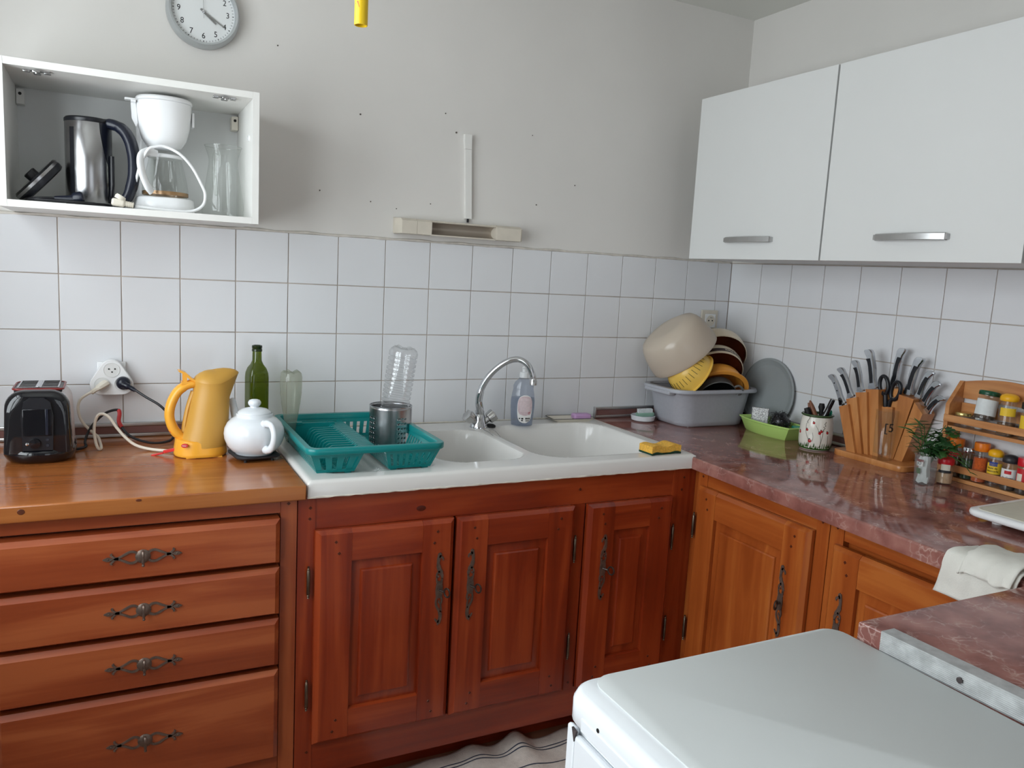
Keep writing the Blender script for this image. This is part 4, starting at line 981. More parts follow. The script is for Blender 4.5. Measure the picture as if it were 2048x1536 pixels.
# ------------------------------------------------------------------ teapot on trivet
t = thing('trivet', 'black cast-iron trivet under the white teapot', 'trivet', (.461, -.34, ZT), rz=radians(8))
def trv(w_, z, lift=0): return [(x, y, z + lift * (abs(x * y) / (.0575 ** 2)) ** 2) for x, y, _ in rrect(w_, w_, .018, 0, 4)]
G().loft([trv(.104, .008), trv(.114, .009, .003), trv(.116, .0125, .003), trv(.106, .0135)]).build('plate', 'cast_black', t)
for x in (-.035, .035):
    for y in (-.042, .042): G(trans(x, y, 0)).lathe([(.004, 0), (.004, .0085)], n=8).build('foot', 'cast_black', t)
t = thing('teapot', 'round white ceramic teapot with lid on the black trivet', 'teapot', (.461, -.34, ZT + .0140))
G().lathe([(.044, 0), (.048, .001), (.049, .004), (.058, .010), (.069, .024), (.0755, .041), (.077, .055), (.075, .069), (.068, .083), (.057, .0935), (.0485, .098), (.0465, .1), (.0465, .106), (.0445, .108), (.043, .104), (.043, .095)], n=56, c1=False).build('pot_body', 'white_ceramic', t, smooth=60)
G().lathe([(.042, .1045), (.0435, .1085), (.041, .1125), (.031, .1185), (.018, .122), (.0115, .1235), (.011, .126), (.0145, .1285), (.0165, .133), (.0165, .137), (.0135, .142), (.007, .1445), (1e-5, .145)], n=40).build('lid', 'white_ceramic', t, smooth=60)
def pol(a, r, z): return (r * cos(radians(a)), r * sin(radians(a)), z)
G().tube(spline([pol(-76, .060, .087), pol(-75, .076, .092), pol(-73, .096, .089), pol(-72, .106, .070), pol(-72, .102, .045), pol(-73, .088, .026), pol(-75, .066, .022)], 6), [.009, .0075, .0068, .0068, .0068, .0075, .009], n=12, flat=1.25).build('handle', 'white_ceramic', t, smooth=60)
G().tube(spline([pol(112, .060, .045), pol(112, .085, .060), pol(112, .100, .090), pol(112, .112, .118), pol(112, .118, .126)], 6), [.018, .014, .011, .0095, .0095], n=14).build('spout', 'white_ceramic', t, smooth=60)

# ------------------------------------------------------------------ clock, fly tube, lamp, trunking
CX, CZ = .366, 2.070
t = thing('wall_clock', 'round silver-rimmed wall clock with black numerals, cut by the top edge', 'clock', (CX, .0055, CZ))
Mr = rotm('X', 90)
G(Mr).lathe([(.092, 0), (.096, .003), (.0965, .012), (.094, .030), (.089, .037), (.084, .036), (.082, .026), (.082, .020)], n=72, c0=True, c1=False).build('rim', 'clock_silver', t, smooth=50)
G(Mr).lathe([(.0835, .015), (.0835, .0205), (1e-5, .0205)], n=64).build('dial', 'dial_white', t)
yf = -.0208
for k in range(12):
    a = radians(90 - 30 * k); x, z = .0635 * cos(a), .0635 * sin(a)
    text_on(lambda u, v, h, x=x, z=z: (x + u * .92, yf - h, z + v), str(12 if k == 0 else k), .0215, 'numeral', 'print_black', t, ext=.0002)
g = G()
for k in range(60):
    g.M = rotm('Y', 6 * k); w_ = .0009 if k % 5 == 0 else .00045; g.box(-w_, w_, yf - .0004, yf, .0755, .0795)
g.build('minute_ticks', 'print_black', t, smooth=0)
g = G(rotm('Y', 122)); g.prism([(-.0022, -.010), (.0022, -.010), (.0016, .062), (-.0012, .062)], yf - .0042, yf - .0034); g.build('minute_hand', 'hand_grey', t, smooth=0)
g = G(rotm('Y', 131)); g.prism([(-.0028, -.009), (.0028, -.009), (.0022, .043), (-.0022, .043)], yf - .0028, yf - .002); g.build('hour_hand', 'hand_grey', t, smooth=0)
g = G(rotm('Y', -2)); g.box(-.0004, .0004, yf - .0056, yf - .005, -.018, .072); g.build('second_hand', 'hand_grey', t, smooth=0)
G(trans(0, yf, 0) @ Mr).lathe([(.004, 0), (.004, .006), (1e-5, .0068)], n=16).build('hub', 'chrome', t)

t = thing('fly_paper_tube', 'small yellow cardboard fly-paper tube hanging from the ceiling', 'fly trap', (.4850, -1.2, 1.772))
g = G(); r = .0104; g.loft([circ(r - .0012, .0, 28), circ(r - .0002, .0, 28), circ(r, .0006, 28), circ(r, .098, 28), circ(r - .0012, .098, 28)], False, False); g.loft([circ(r - .0012, .0, 28), circ(r - .0012, .098, 28)], False, False); g.build('tube', 'tube_yellow', t)
G().lathe([(r - .0015, .01), (r - .0015, .012), (1e-5, .012)], n=20).build('tube_shade', 'black_matt', t)  # black disc painting the shade inside the hollow tube end
af = face_cam(.485, -1.2)
vert = lambda a0, z0: (lambda u, v, h: ((r + .0004 + h) * cos(a0 + v / r), (r + .0004 + h) * sin(a0 + v / r), z0 - u))
text_on(vert(af - .80, .0405), 'H', .0125, 'lettering', 'label_blue', t, ext=.0002)
g = G(); g.add([((r + .0003) * cos(af + q), (r + .0003) * sin(af + q), z) for q, z in ((-1.05, .030), (-.30, .024), (-.55, .0335))], [(0, 1, 2)]); g.build('red_arrow', 'label_red', t, smooth=0, fix=False)
text_on(vert(af + .72, .0425), 'A', .0095, 'lettering', 'label_red', t, ext=.0002)
G().tube([(0, 0, .0975), (0, 0, ZCEIL - 1.772)], .0008, n=6).build('hanging_string', 'label_cream', t)

t = thing('wall_lamp', 'unlit cream striplight fitting on the wall above the tap, tube missing', 'lamp', (0, .0055, 0))
LZ0, LZ1 = 1.506, 1.556; xs = (.938, 1.048, 1.278, 1.375)
def lring(x, k=0): return [(x, 0, LZ0 + .004), (x, -.030, LZ0), (x, -.054, LZ0 + .002), (x, -.056, LZ1 - .008), (x, -.040, LZ1), (x, 0, LZ1 + .002)]
e = lambda x, s: [(x, y * s, z) for _, y, z in lring(x)]
G().loft([e(xs[0] - .002, .3), lring(xs[0] + .010), lring(xs[0] + .060)], True, True).build('end_block', 'old_ivory', t, smooth=25)
G().loft([lring(xs[0] + .0608), lring(xs[1])]).build('switch_block', 'old_ivory', t, smooth=25)
G().loft([lring(xs[2]), lring(xs[3] - .006), e(xs[3], .92)]).build('end_block', 'old_ivory', t, smooth=25)
arcp = [(-.052 + .044 * sin(pi * i / 12), LZ0 + .004 + (LZ1 - LZ0 - .010) * (1 - cos(pi * i / 12)) / 2) for i in range(13)]
g = G(); g.loft([[(xs[1] - .001, y, z) for y, z in arcp], [(xs[2] + .001, y, z) for y, z in arcp]], False, False, closed=False); g.build('reflector', 'reflector_grey', t, smooth=60)
G().prism([(-.001, LZ0 + .003), (-.052, LZ0), (-.053, LZ0 + .004), (-.001, LZ0 + .006)], xs[1] + .0003, xs[2] - .0003, 'yz').build('lower_lip', 'old_ivory', t, smooth=0)
G().prism([(-.001, LZ1 - .004), (-.050, LZ1 - .008), (-.048, LZ1 - .003), (-.001, LZ1 + .001)], xs[1] + .0003, xs[2] - .0003, 'yz').build('upper_lip', 'old_ivory', t, smooth=0)
g = G(); g.loft([[(xs[2] - .012, y, z) for y, z in ((-.054, LZ0), (-.054, LZ1 - .006), (-.05, LZ1 - .004), (-.05, LZ0))], [(xs[2] + .0002, y, z) for y, z in ((-.0565, LZ0), (-.0565, LZ1 - .006), (-.05, LZ1 - .004), (-.05, LZ0))]]); 
o = thing('cable_trunking', 'slim white cable trunking running up the wall from the striplight', 'cable trunking', (0, .0055, 0))
q4 = lambda x, z, w_=.022, d_=.014: [(x, 0, z), (x, -d_, z), (x + w_, -d_, z), (x + w_, 0, z)]
G().loft([q4(1.1805, 1.572), q4(1.1695, 1.795)]).build('cover_strip', 'white_edge', o, smooth=0)
G().loft([q4(1.1690, 1.7955, .0225, .0145), q4(1.1655, 1.822, .0245, .0165), q4(1.1655, 1.842, .0245, .0165)]).build('loose_end', 'white_edge', o, smooth=0)
G().tube([(1.192, -.006, 1.560), (1.192, -.006, 1.575)], .004, n=8).build('cable', 'black_plastic', o)

# ------------------------------------------------------------------ open wall box and what stands in it
BX0, BX1, BZ0, BZ1, BY = -.099, .473, 1.492, 1.822, -.300
t = thing('wall_box', 'open-fronted white wall cabinet without a door, above the tiles on the left', 'wall cabinet', (0, 0, 0))
th = .016
G().box(BX0, BX0 + th, BY, .005, BZ0, BZ1).build('side_panel', 'white_edge', t, smooth=0)
G().box(BX1 - th, BX1, BY, .005, BZ0, BZ1).build('side_panel', 'white_edge', t, smooth=0)
G().box(BX0 + th + .0003, BX1 - th - .0003, BY + .0005, .005, BZ1 - th, BZ1).build('top_panel', 'white_edge', t, smooth=0)
G().box(BX0 + th + .0003, BX1 - th - .0003, BY + .0005, .005, BZ0, BZ0 + th).build('bottom_panel', 'white_edge', t, smooth=0)
G().box(BX0 + th, BX1 - th, -.004, .005, BZ0 + th, BZ1 - th).build('back_panel', 'white_melamine', t, smooth=0)
for x in (-.018, .392):
    g = G(trans(x, BY + .03, BZ1 - th)); g.box(-.026, .026, -.010, .010, -.003, 0).box(-.008, .008, -.022, .012, -.009, -.003, b=.002).box(-.028, -.014, -.004, .008, -.006, -.002, b=.001).box(.014, .028, -.004, .008, -.006, -.002, b=.001)
    g.M = trans(x, BY + .012, BZ1 - th - .008); g.lathe([(.003, -.003), (.003, .002)], n=8); g.build('hinge_plate', 'worn_chrome', t, smooth=30)
for x, m in ((BX0 + th + .010, 'white_edge'), (BX1 - th - .010, 'cream_plastic')):
    g = G(); g.box(x - .009, x + .009, -.040, -.005, BZ1 - th - .046, BZ1 - th - .008, b=.002); b_o = g.build('hanging_bracket', m, t)
    G(trans(x, -.0402, BZ1 - th - .02) @ rotm('X', 90)).lathe([(.004, 0), (.004, .0006), (1e-5, .0006)], n=10).build('screw_hole', 'black_hole', b_o)
G(trans(BX1 - th, BY + .06, 1.715) @ rotm('Y', -90)).lathe([(.008, 0), (.008, .003), (1e-5, .004)], n=16).build('hole_cover', 'white_plastic', t)
FB = BZ0 + th
KS = Vector((.0815, -.165, FB))
t = thing('steel_kettle', 'brushed steel electric kettle with black handle in the open wall box', 'kettle', KS)
G().lathe([(.046, 0), (.052, .002), (.052, .010), (.050, .011)], n=40).build('foot_ring', 'black_plastic', t)
G().lathe([(.0515, .0105), (.0525, .012), (.0525, .205), (.051, .2065)], n=56).build('body', 'steel', t, smooth=60)
G().lathe([(.0525, .2055), (.0535, .207), (.0535, .213), (.050, .217), (.03, .219), (1e-5, .2195)], n=48).build('lid', 'black_plastic', t)
hd = Vector((.93, -.36, 0)).normalized()
ph = lambda r, z: hd * r + Vector((0, 0, z))
side_v = hd.cross(Vector((0, 0, 1)))
G().tube(spline([ph(.040, .208), ph(.065, .206), ph(.088, .192), ph(.104, .160), ph(.110, .115), ph(.106, .070), ph(.092, .03), ph(.075, .014)], 6), [.012, .0135, .0145, .0145, .014, .0135, .0125, .012], n=14, flat=1.5, up=side_v[:]).build('handle', 'navy_black', t, smooth=60)
rows = []
for z_, wd in ((.206, .036), (.18, .034), (.15, .028), (.13, .022), (.10, .010), (.05, .010), (.013, .012)):
    rows.append([Vector((0, 0, z_)) + Matrix.Rotation(math.atan2(hd.y, hd.x) + q * wd / .0527, 3, 'Z') @ Vector((.0533, 0, 0)) for q in (-1, -.6, -.2, .2, .6, 1)])
G().loft(rows, False, False, closed=False).build('handle_mount', 'navy_black', t, smooth=60)
G().tube([ph(.0525, .03), ph(.056, .06), ph(.056, .13)], .006, n=8).build('water_gauge', 'black_plastic', t)
a = radians(228); rows = [[((.0527) * cos(a + q), .0527 * sin(a + q), z_) for q in (-.12, 0, .12)] for z_ in (.03, .19)]
G().loft(rows, False, False, closed=False).build('water_window', 'black_plastic', t)

t = thing('kettle_base', 'black kettle power base with silver band leaning against the left side of the wall box', 'kettle base', (0, 0, 0))
M = aim((-.030, -.19, 1.566), (-.74, -.12, .66))
G(M).lathe([(.056, -.020), (.062, -.017), (.064, -.008), (.064, -.004)], n=40).build('underside', 'black_plastic', t)
G(M).lathe([(.0645, -.0038), (.0645, .003)], n=40).build('silver_band', 'steel', t)
G(M).lathe([(.064, .0032), (.060, .008), (.03, .010), (1e-5, .010)], n=40).build('upper_plate', 'black_gloss', t)
G(M).lathe([(.015, .009), (.015, .022), (.012, .024), (1e-5, .024)], n=20).build('connector', 'black_plastic', t)
g = G(); P = [Vector(p) for p in ((.010, -.262, FB + .012), (.03, -.262, FB + .0125), (.05, -.262, FB + .0135))]
g.tube([P[0], P[1], P[2]], [.007, .010, .013], n=10, flat=.75); g.M = trans(.058, -.262, FB + .0155) @ rotm('Y', 75); g.lathe([(.010, -.012), (.0145, -.006), (.0155, .010), (.012, .014), (1e-5, .014)], n=18)
lab(g.build('mains_plug', 'navy_black', t), 'black mains plug lying on the shelf')
G().tube(spline([(-.06, -.18, FB + .006), (-.05, -.24, FB + .006), (-.02, -.262, FB + .010), (.012, -.262, FB + .012)], 6), .0035, n=8).build('power_cord', 'cord_black', t)
G().tube(spline([(-.055, -.20, FB + .0055), (-.035, -.265, FB + .0055), (.02, -.28, FB + .0055), (.06, -.285, FB + .0055), (.095, -.268, FB + .0055)], 6), .0035, n=8).build('power_cord', 'cord_black', t)

CM = Vector((.256, -.150, FB))
t = thing('coffee_maker', 'white filter coffee maker with glass jug in the open wall box', 'coffee maker', CM)
dr_ = lambda w_, d_, z, r=.05, dy=0: [(x, y + dy, z) for x, y, _ in rrect(w_, d_, r, 0, 8)]
G().loft([dr_(.142, .170, 0, .055), dr_(.146, .174, .003, .055), dr_(.140, .168, .034, .055), dr_(.130, .158, .038, .05)]).build('base', 'white_plastic', t, smooth=50)
sh_ = lambda R_, d: [(x + d, y, z) for x, y, z in R_]
G().loft([sh_(dr_(.045, .045, .036, .015, .062), -.044), sh_(dr_(.045, .045, .15, .015, .062), -.044), sh_(dr_(.07, .055, .200, .02, .06), -.03), dr_(.13, .06, .235, .02, .06), dr_(.13, .06, .27, .02, .06)]).build('water_tank', 'white_plastic', t, smooth=50)
def bask(s, z, w_=.132, d_=.150, dy=-.008): return [(x * s, y * s + dy, z) for x, y, _ in rrect(w_, d_, .062, 0, 9)]
G().loft([bask(.30, .162), bask(.62, .168), bask(.80, .186), bask(.92, .215), bask(.985, .25), bask(1.0, .276)]).build('filter_basket', 'white_plastic', t, smooth=60)
G().loft([bask(1.0, .2765), bask(1.03, .278), bask(1.03, .283), bask(.98, .288), bask(.7, .290)]).build('lid', 'white_plastic', t, smooth=50)
g = G(); g.box(-.092, -.055, -.04, -.012, .274, .279, b=.002).box(-.078, -.066, -.05, -.01, .268, .2735, b=.001).box(.066, .072, -.03, .01, .225, .262, b=.002); g.build('lid_hinge', 'white_plastic', t)
G().prism([(-.078, .268), (-.066, .268), (-.062, .22), (-.066, .21), (-.076, .23)], -.03, -.026).build('latch_fin', 'white_plastic', t, smooth=0)
J = trans(.002, -.018, .039)
G(J).lathe([(.040, .0), (.052, .002), (.0555, .012), (.0555, .022), (.052, .045), (.045, .075), (.040, .096), (.0395, .104)], n=40, c1=False).build('jug_glass', 'jug_glass', t, smooth=60)
G(J).lathe([(.056, .006), (.0563, .008), (.0563, .0135), (.056, .015)], n=40, c0=False, c1=False).build('jug_band', 'coffee_band', t)
G(J).lathe([(.0405, .100), (.0425, .102), (.0425, .107), (.036, .110), (.02, .112), (1e-5, .113)], n=32).build('jug_lid', 'white_plastic', t)
G().tube(spline([(-.020, -.068, .145), (-.042, -.082, .146), (-.058, -.092, .130), (-.056, -.096, .095), (-.044, -.094, .062), (-.034, -.084, .048)], 6), [.009, .0105, .0115, .0115, .011, .010], n=12, flat=.6, up=(.75, -.6, 0)).build('jug_handle', 'white_plastic', t, smooth=50)
cc = [(.185, -.255, FB + .008), (.251, -.262, FB + .0045), (.31, -.262, FB + .0055), (.340, -.262, FB + .022), (.347, -.255, FB + .050), (.339, -.255, FB + .074), (.316, -.255, FB + .116), (.287, -.255, FB + .146), (.253, -.247, FB + .161), (.23, -.246, FB + .158), (.214, -.246, FB + .149), (.197, -.235, FB + .112), (.188, -.215, FB + .076), (.180, -.2, FB + .046), (.176, -.18, FB + .02), (.186, -.15, FB + .006)]
G().tube([Vector(p) - CM for p in spline(cc, 6)], .0036, n=8).build('power_cord', 'white_plastic', t)
g = G(); q = Vector((.147, -.262, FB + .014)) - CM; g.M = Matrix.Translation(q) @ rotm('Y', 8); g.box(-.016, .014, -.011, .011, -.010, .008, b=.005, seg=3); g.M = Matrix.Translation(q) @ rotm('Y', 98); g.lathe([(.0085, .010), (.0068, .016), (.006, .034)], n=10)
for k in range(4): g.lathe([(.0075, .017 + k * .0045), (.0075, .019 + k * .0045)], n=10)
g.M = Matrix.Translation(q + Vector((.004, .0, .012))) @ rotm('Y', 30); g.lathe([(.012, -.006), (.013, 0), (.011, .005), (1e-5, .006)], n=18)
lab(g.build('mains_plug', 'cream_plastic', t), 'cream mains plug on the shelf edge')

t = thing('glass_pitcher', 'clear glass water pitcher at the right end of the open wall box', 'pitcher', (.403, -.15, FB))
G().lathe([(.030, .002), (.050, 0), (.0545, .006), (.0545, .02), (.050, .06), (.042, .11), (.0365, .145), (.0375, .158), (.044, .178), (.0475, .189)], n=48, c1=False).build('jug_body', 'jug_glass', t, smooth=60)
G().tube([(.0475 * cos(a), .0475 * sin(a), .189) for a in [2 * pi * k / 48 for k in range(48)]], .0012, n=6, close=True).build('rim', 'jug_glass', t)
ah = radians(245); hh = lambda r, z: (r * cos(ah), r * sin(ah), z)
G().tube(spline([hh(.038, .165), hh(.055, .168), hh(.068, .15), hh(.070, .11), hh(.064, .075), hh(.050, .058)], 6), .0055, n=10).build('handle', 'jug_glass', t, smooth=60)
# ------------------------------------------------------------------ right-hand wall socket
t = thing('wall_socket', 'white single wall socket in the corner behind the stacked bowls', 'socket', (2.252, -.0005, 1.256))
G().box(-.041, .041, -.008, 0, -.041, .041, b=.003).build('plate', 'old_ivory', t)
G().box(-.026, .026, -.0125, -.0082, -.028, .026, b=.002).build('inner_frame', 'white_plastic', t)
G(trans(0, -.0126, 0) @ rotm('X', 90)).lathe([(.0205, -.0004), (.0215, .0012), (.0195, .0015), (.0190, .0002), (1e-5, .0002)], n=32).build('socket_well', 'cream_plastic', t)
for a, b in ((-.009, 0), (.009, 0)): G(trans(a, -.0130, b) @ rotm('X', 90)).lathe([(.003, 0), (.003, .0005), (1e-5, .0005)], n=10).build('pin_hole', 'black_hole', t)
G(trans(0, -.013, .012) @ rotm('X', 90)).lathe([(.0028, 0), (.0024, .010), (1e-5, .0105)], n=10).build('earth_pin', 'worn_chrome', t)

# ------------------------------------------------------------------ grey tub and the crockery piled in it
t = thing('washing_tub', 'grey speckled plastic washing-up tub full of bowls in the corner', 'tub', (2.121, -.142, ZT))
tr = lambda w_, d_, r, z, dx=0, dy=0: [(x + dx, y + dy, z) for x, y, _ in rrect(w_, d_, r, 0, 7)]
G().loft([tr(.285, .185, .045, 0), tr(.300, .200, .055, .004), tr(.312, .206, .06, .02), tr(.352, .224, .06, .128), tr(.356, .228, .06, .132), tr(.348, .220, .056, .132), tr(.306, .198, .052, .012), tr(.28, .175, .04, .006)]).build('tub_body', 'grey_plastic', t, smooth=50)
G().loft([tr(.356, .228, .06, .130), tr(.392, .250, .065, .131), tr(.400, .256, .066, .127), tr(.402, .258, .066, .131), tr(.396, .252, .065, .1395), tr(.360, .232, .06, .140), tr(.350, .222, .056, .133)], False, False).build('tub_rim', 'grey_plastic', t, smooth=45)
G().box(-.205, -.175, -.075, .075, .117, .131, b=.004).build('grip', 'grey_plastic', t)
for x in (-.10, .10): G().box(x - .02, x + .02, -.09, .09, -.0001, .003, b=.001).build('foot', 'grey_plastic', t)
def bowl_geo(r, depth, base, M, lip=0.0, th=.0035, n=56, k=2.2):
    out = []; inn = []
    for i in range(11):
        q = i / 10; rr_ = base + (r - base) * (1 - (1 - q) ** k) ** (1 / k); z = -depth * (1 - q)
        out.append((rr_, z)); inn.append((max(rr_ - th, .001), z + th * (1 - q)))
    prof = [(base * .7, -depth)] + out + ([(r + lip, .001), (r + lip, .004), (r, .005)] if lip else [(r - th / 2, .0015)])
    return prof, list(reversed(inn)) + [(1e-5, -depth + th)]
def bowl(t, M, r, depth, base, mo, mi, lip=0.0, k=2.2, th=.0035):
    po, pi_ = bowl_geo(r, depth, base, M, lip, th, k=k)
    a = G(M).lathe(po, n=56, c1=False).build('outside', mo, t, smooth=60); b = G(M).lathe(pi_, n=56, c0=False).build('inside', mi, t, smooth=60)
    return a
def at_dir(c, d): return aim(c, d)
dB = Vector((-.30, -.76, -.57)).normalized()
t = thing('mixing_bowl', 'large beige translucent plastic bowl tipped on its side, leftmost in the tub', 'bowl', (2.03, -.142, 1.12))
M = aim((0.004, 0, .012), (.62, -.16, -.77)); bowl(t, M, .134, .128, .075, 'beige_translucent', 'beige_translucent', k=2.6, th=.002)
t = thing('stoneware_bowl', 'plain cream stoneware bowl with brown inside, backmost in the tub', 'bowl', (2.206, -.118, 1.115))
bowl(t, aim((0, 0, 0), dB), .118, .068, .074, 'bowl_cream', 'bowl_brown', k=3, th=.006)
t = thing('stoneware_bowl', 'cream stoneware bowl with dark lettered band and brown inside', 'bowl', (2.158, -.172, 1.066))
M2 = aim((0, 0, 0), dB); bowl(t, M2, .108, .062, .070, 'bowl_cream', 'bowl_brown', k=3.2, th=.006)
# dark band with the lettering, wrapped round the outer wall near the rim
def band_pt(a, q, h=0):
    z = -.004 - .022 * q; rr_ = .070 + .038 * (1 - (1 - (1 + z / .062)) ** 3.2) ** (1 / 3.2); return M2 @ Vector(((rr_ + .0007 + h) * cos(a), (rr_ + .0007 + h) * sin(a), z))
g = G(); g.loft([[band_pt(2 * pi * i / 64, q) for i in range(64)] for q in (.12, .5, .88)], False, False); g.build('dark_band', 'band_dark', t, smooth=60)
up_l = M2.to_3x3().inverted() @ Vector((.22, .1, 1)); aup = math.atan2(up_l.y, up_l.x)
for off in (-.42, 2.0):
    text_on(lambda u, v, h, off=off: band_pt(aup + off + u / .105, .5 - v / .022, h), 'Rillettes du Mans', .0155, 'lettering', 'text_cream', t, ext=.0003)
t = thing('plastic_bowl', 'orange plastic bowl with broad rim lying in front of the stoneware bowls', 'bowl', (2.150, -.205, 1.010))
dO = Vector((-.30, -.66, -.69)).normalized()
bowl(t, aim((0, 0, 0), dO), .098, .074, .05, 'orange_plastic', 'orange_plastic', lip=.016, k=2.2, th=.003)
t = thing('saucepan', 'small grey pan with black inside and looped handle, frontmost in the tub', 'pan', (2.135, -.222, .985))
dP = Vector((-.28, -.80, -.53)).normalized(); MP = aim((0, 0, 0), dP)
bowl(t, MP, .074, .04, .062, 'pan_grey', 'black_matt', k=3.5, th=.004)
hr = MP.to_3x3().inverted() @ Vector((.8, 0, .55)); ha = math.atan2(hr.y, hr.x)
G(MP).tube(spline([((.072 + q) * cos(ha + w_), (.072 + q) * sin(ha + w_), z) for q, w_, z in ((0, -.28, -.006), (.018, -.24, -.004), (.026, 0, -.003), (.018, .24, -.004), (0, .28, -.006))], 5), .0042, n=8).build('loop_handle', 'pan_grey', t)
t = thing('colander', 'pale yellow plastic colander with slits leaning inside the tub', 'colander', (2.040, -.196, 1.062))
dC = Vector((.80, -.22, -.56)).normalized(); MC = aim((0, 0, 0), dC)
bowl(t, MC, .086, .085, .035, 'yellow_colander', 'yellow_colander', lip=.008, k=2.1, th=.0025)
g = G(MC)
for k in range(30):
    a = 2 * pi * k / 30
    P = []
    for q in (.35, .45, .55, .65):
        rr_ = .035 + .051 * (1 - (1 - q) ** 2.1) ** (1 / 2.1); P.append(((rr_ + .0004) * cos(a), (rr_ + .0004) * sin(a), -.085 * (1 - q)))
    g.tube(P, .0009, n=5)
g.build('slits', 'stem_brown', t)
t = thing('grey_lid', 'round dull grey pot lid leaning against the right wall behind the tub', 'lid', (2.3315, -.276, 1.006))
ML = aim((0, 0, 0), (-.99, -.02, .075))
G(ML).lathe([(.05, -.003), (.10, -.004), (.126, -.001), (.131, .002), (.131, .005), (.124, .006), (.120, .003), (.10, .001), (1e-5, .001)], n=64).build('disc', 'grey_lid', t, smooth=40)
G(ML).lathe([(.108, .0018), (.110, .003), (.112, .0028)], n=64, c0=False, c1=False).build('ring_step', 'grey_lid', t)

# ------------------------------------------------------------------ lime tray with scourers
t = thing('lime_tray', 'lime green plastic tray holding scourers beside the grey tub', 'tray', (2.245, -.408, ZT), rz=radians(-4))
def bow(w_, d_, r, z, b): return [(x - b * (1 - (y / (d_ / 2)) ** 2) * (1 if x < 0 else 0), y, z) for x, y, _ in rrect(w_, d_, r, 0, 8)]
def bow2(w_, d_, z, b, n=14):
    pts = [(w_ / 2, d_ / 2 - d_ * i / n, z) for i in range(n + 1)]; pts += [(-w_ / 2 - b * (1 - (2 * i / n - 1) ** 2), -d_ / 2 + d_ * i / n, z) for i in range(n + 1)]
    return pts
G().loft([bow2(.070, .205, .0, .020), bow2(.076, .212, .004, .021), bow2(.090, .252, .042, .024), bow2(.096, .262, .044, .025), bow2(.096, .262, .049, .025), bow2(.090, .254, .049, .024), bow2(.072, .208, .006, .020)]).build('tray_body', 'lime_plastic', t, smooth=40)
o = G(trans(2.226, -.356, ZT + .0100) @ rotm('Z', 38) @ rotm('Y', 8)).box(-.006, .006, -.030, .030, 0, .078, b=.003).build('scouring_pad', 'silver_mesh'); tag(o, 'glittering silver scouring pad standing upright in the lime tray', 'scouring pad')
g = G(); rs = random.Random(5)
for i in range(260):
    a, b_, rr_ = rs.uniform(0, 2 * pi), math.acos(rs.uniform(-1, 1)), .031 * rs.uniform(.85, 1.05); c = Vector((rr_ * sin(b_) * cos(a), rr_ * sin(b_) * sin(a), .036 + rr_ * cos(b_)))
    u_ = Vector((rs.uniform(-1, 1), rs.uniform(-1, 1), rs.uniform(-1, 1))).normalized(); v_ = u_.orthogonal().normalized(); q_ = rs.uniform(.004, .010)
    g.tube([c + u_ * q_ * cos(k * .6) + v_ * q_ * sin(k * .6) for k in range(9)], .0005, n=3, caps=False)
g.M = trans(0, 0, .036); g.lathe([(1e-5, -.029), (.015, -.025), (.026, -.012), (.029, 0), (.026, .012), (.015, .025), (1e-5, .029)], n=20)
o = g.build('steel_wool', 'steel_wool', smooth=60, fix=False); o.location = (2.236, -.446, ZT + .012); o.scale = (1.12, 1.12, 1.12); tag(o, 'dark ball of steel wool in the lime tray', 'steel wool')
o = G(trans(2.262, -.500, ZT + .030) @ rotm('Z', -25) @ rotm('X', 12)).box(-.012, .034, -.022, .022, 0, .012, b=.003).build('scouring_pad', 'emerald'); tag(o, 'emerald green scourer behind the steel wool ball', 'scouring pad')

# ------------------------------------------------------------------ ladybird pot with utensils
PB = Vector((2.214, -.628, ZT))
t = thing('utensil_pot', 'white ceramic pot painted with ladybirds and grass, green rim', 'pot', PB)
pp = [(.045, 0), (.048, .002), (.051, .010), (.053, .030), (.053, .055), (.0512, .085), (.0485, .104), (.0465, .110)]
def pr_(z):
    for (a, b), (c, d) in zip(pp[:-1], pp[1:]):
        if b <= z <= d: return a + (c - a) * (z - b) / (d - b)
    return pp[-1][0]
G().lathe(pp + [(.043, .110), (.043, .06)], n=56, c1=False).build('pot_body', 'pot_white', t, smooth=60)
G().lathe([(.0465, .1095), (.0515, .113), (.0515, .1155), (.0485, .118), (.043, .116), (.0425, .110)], n=56, c0=False, c1=False).build('rim', 'pot_rim_green', t, smooth=60)
G().lathe([(.0428, .10), (1e-5, .10)], n=40).build('inside_shade', 'black_matt', t)  # black disc standing in for the shade down inside the pot
AF = face_cam(PB.x, PB.y)
def onpot(u, z, h=.0006): r_ = pr_(z) + h; return (r_ * cos(AF + u), r_ * sin(AF + u), z)
g = G(); rs = random.Random(11)
for k in range(90):
    u = -pi + 2 * pi * k / 90 + rs.uniform(-.02, .02); hgt = rs.uniform(.012, .026); ln = rs.uniform(-.07, .07)
    g.add([onpot(u - .07, .003), onpot(u + .07, .003), onpot(u + .03 + ln * .4, .003 + hgt * .5), onpot(u + ln, .003 + hgt), onpot(u - .035 + ln * .4, .003 + hgt * .5)], [(0, 1, 2, 3, 4)])
g.build('painted_grass', 'grass_green', t, smooth=0, fix=False)
g = G()
for P in (((.25, .012), (.32, .03), (.22, .06), (-.05, .085)), ((-.40, .012), (-.38, .03), (-.62, .06), (-.66, .088)), ((.30, .015), (.38, .045), (.42, .068)), ((.80, .012), (.78, .03), (.76, .052)), ((-.18, .03), (-.14, .045), (-.2, .06))):
    g.tube([onpot(p.x, p.y, .0004) for p in spline([(a, b, 0) for a, b in P], 6)], .0006, n=4)
g.build('painted_stems', 'stem_brown', t, smooth=0)
g = G(); 
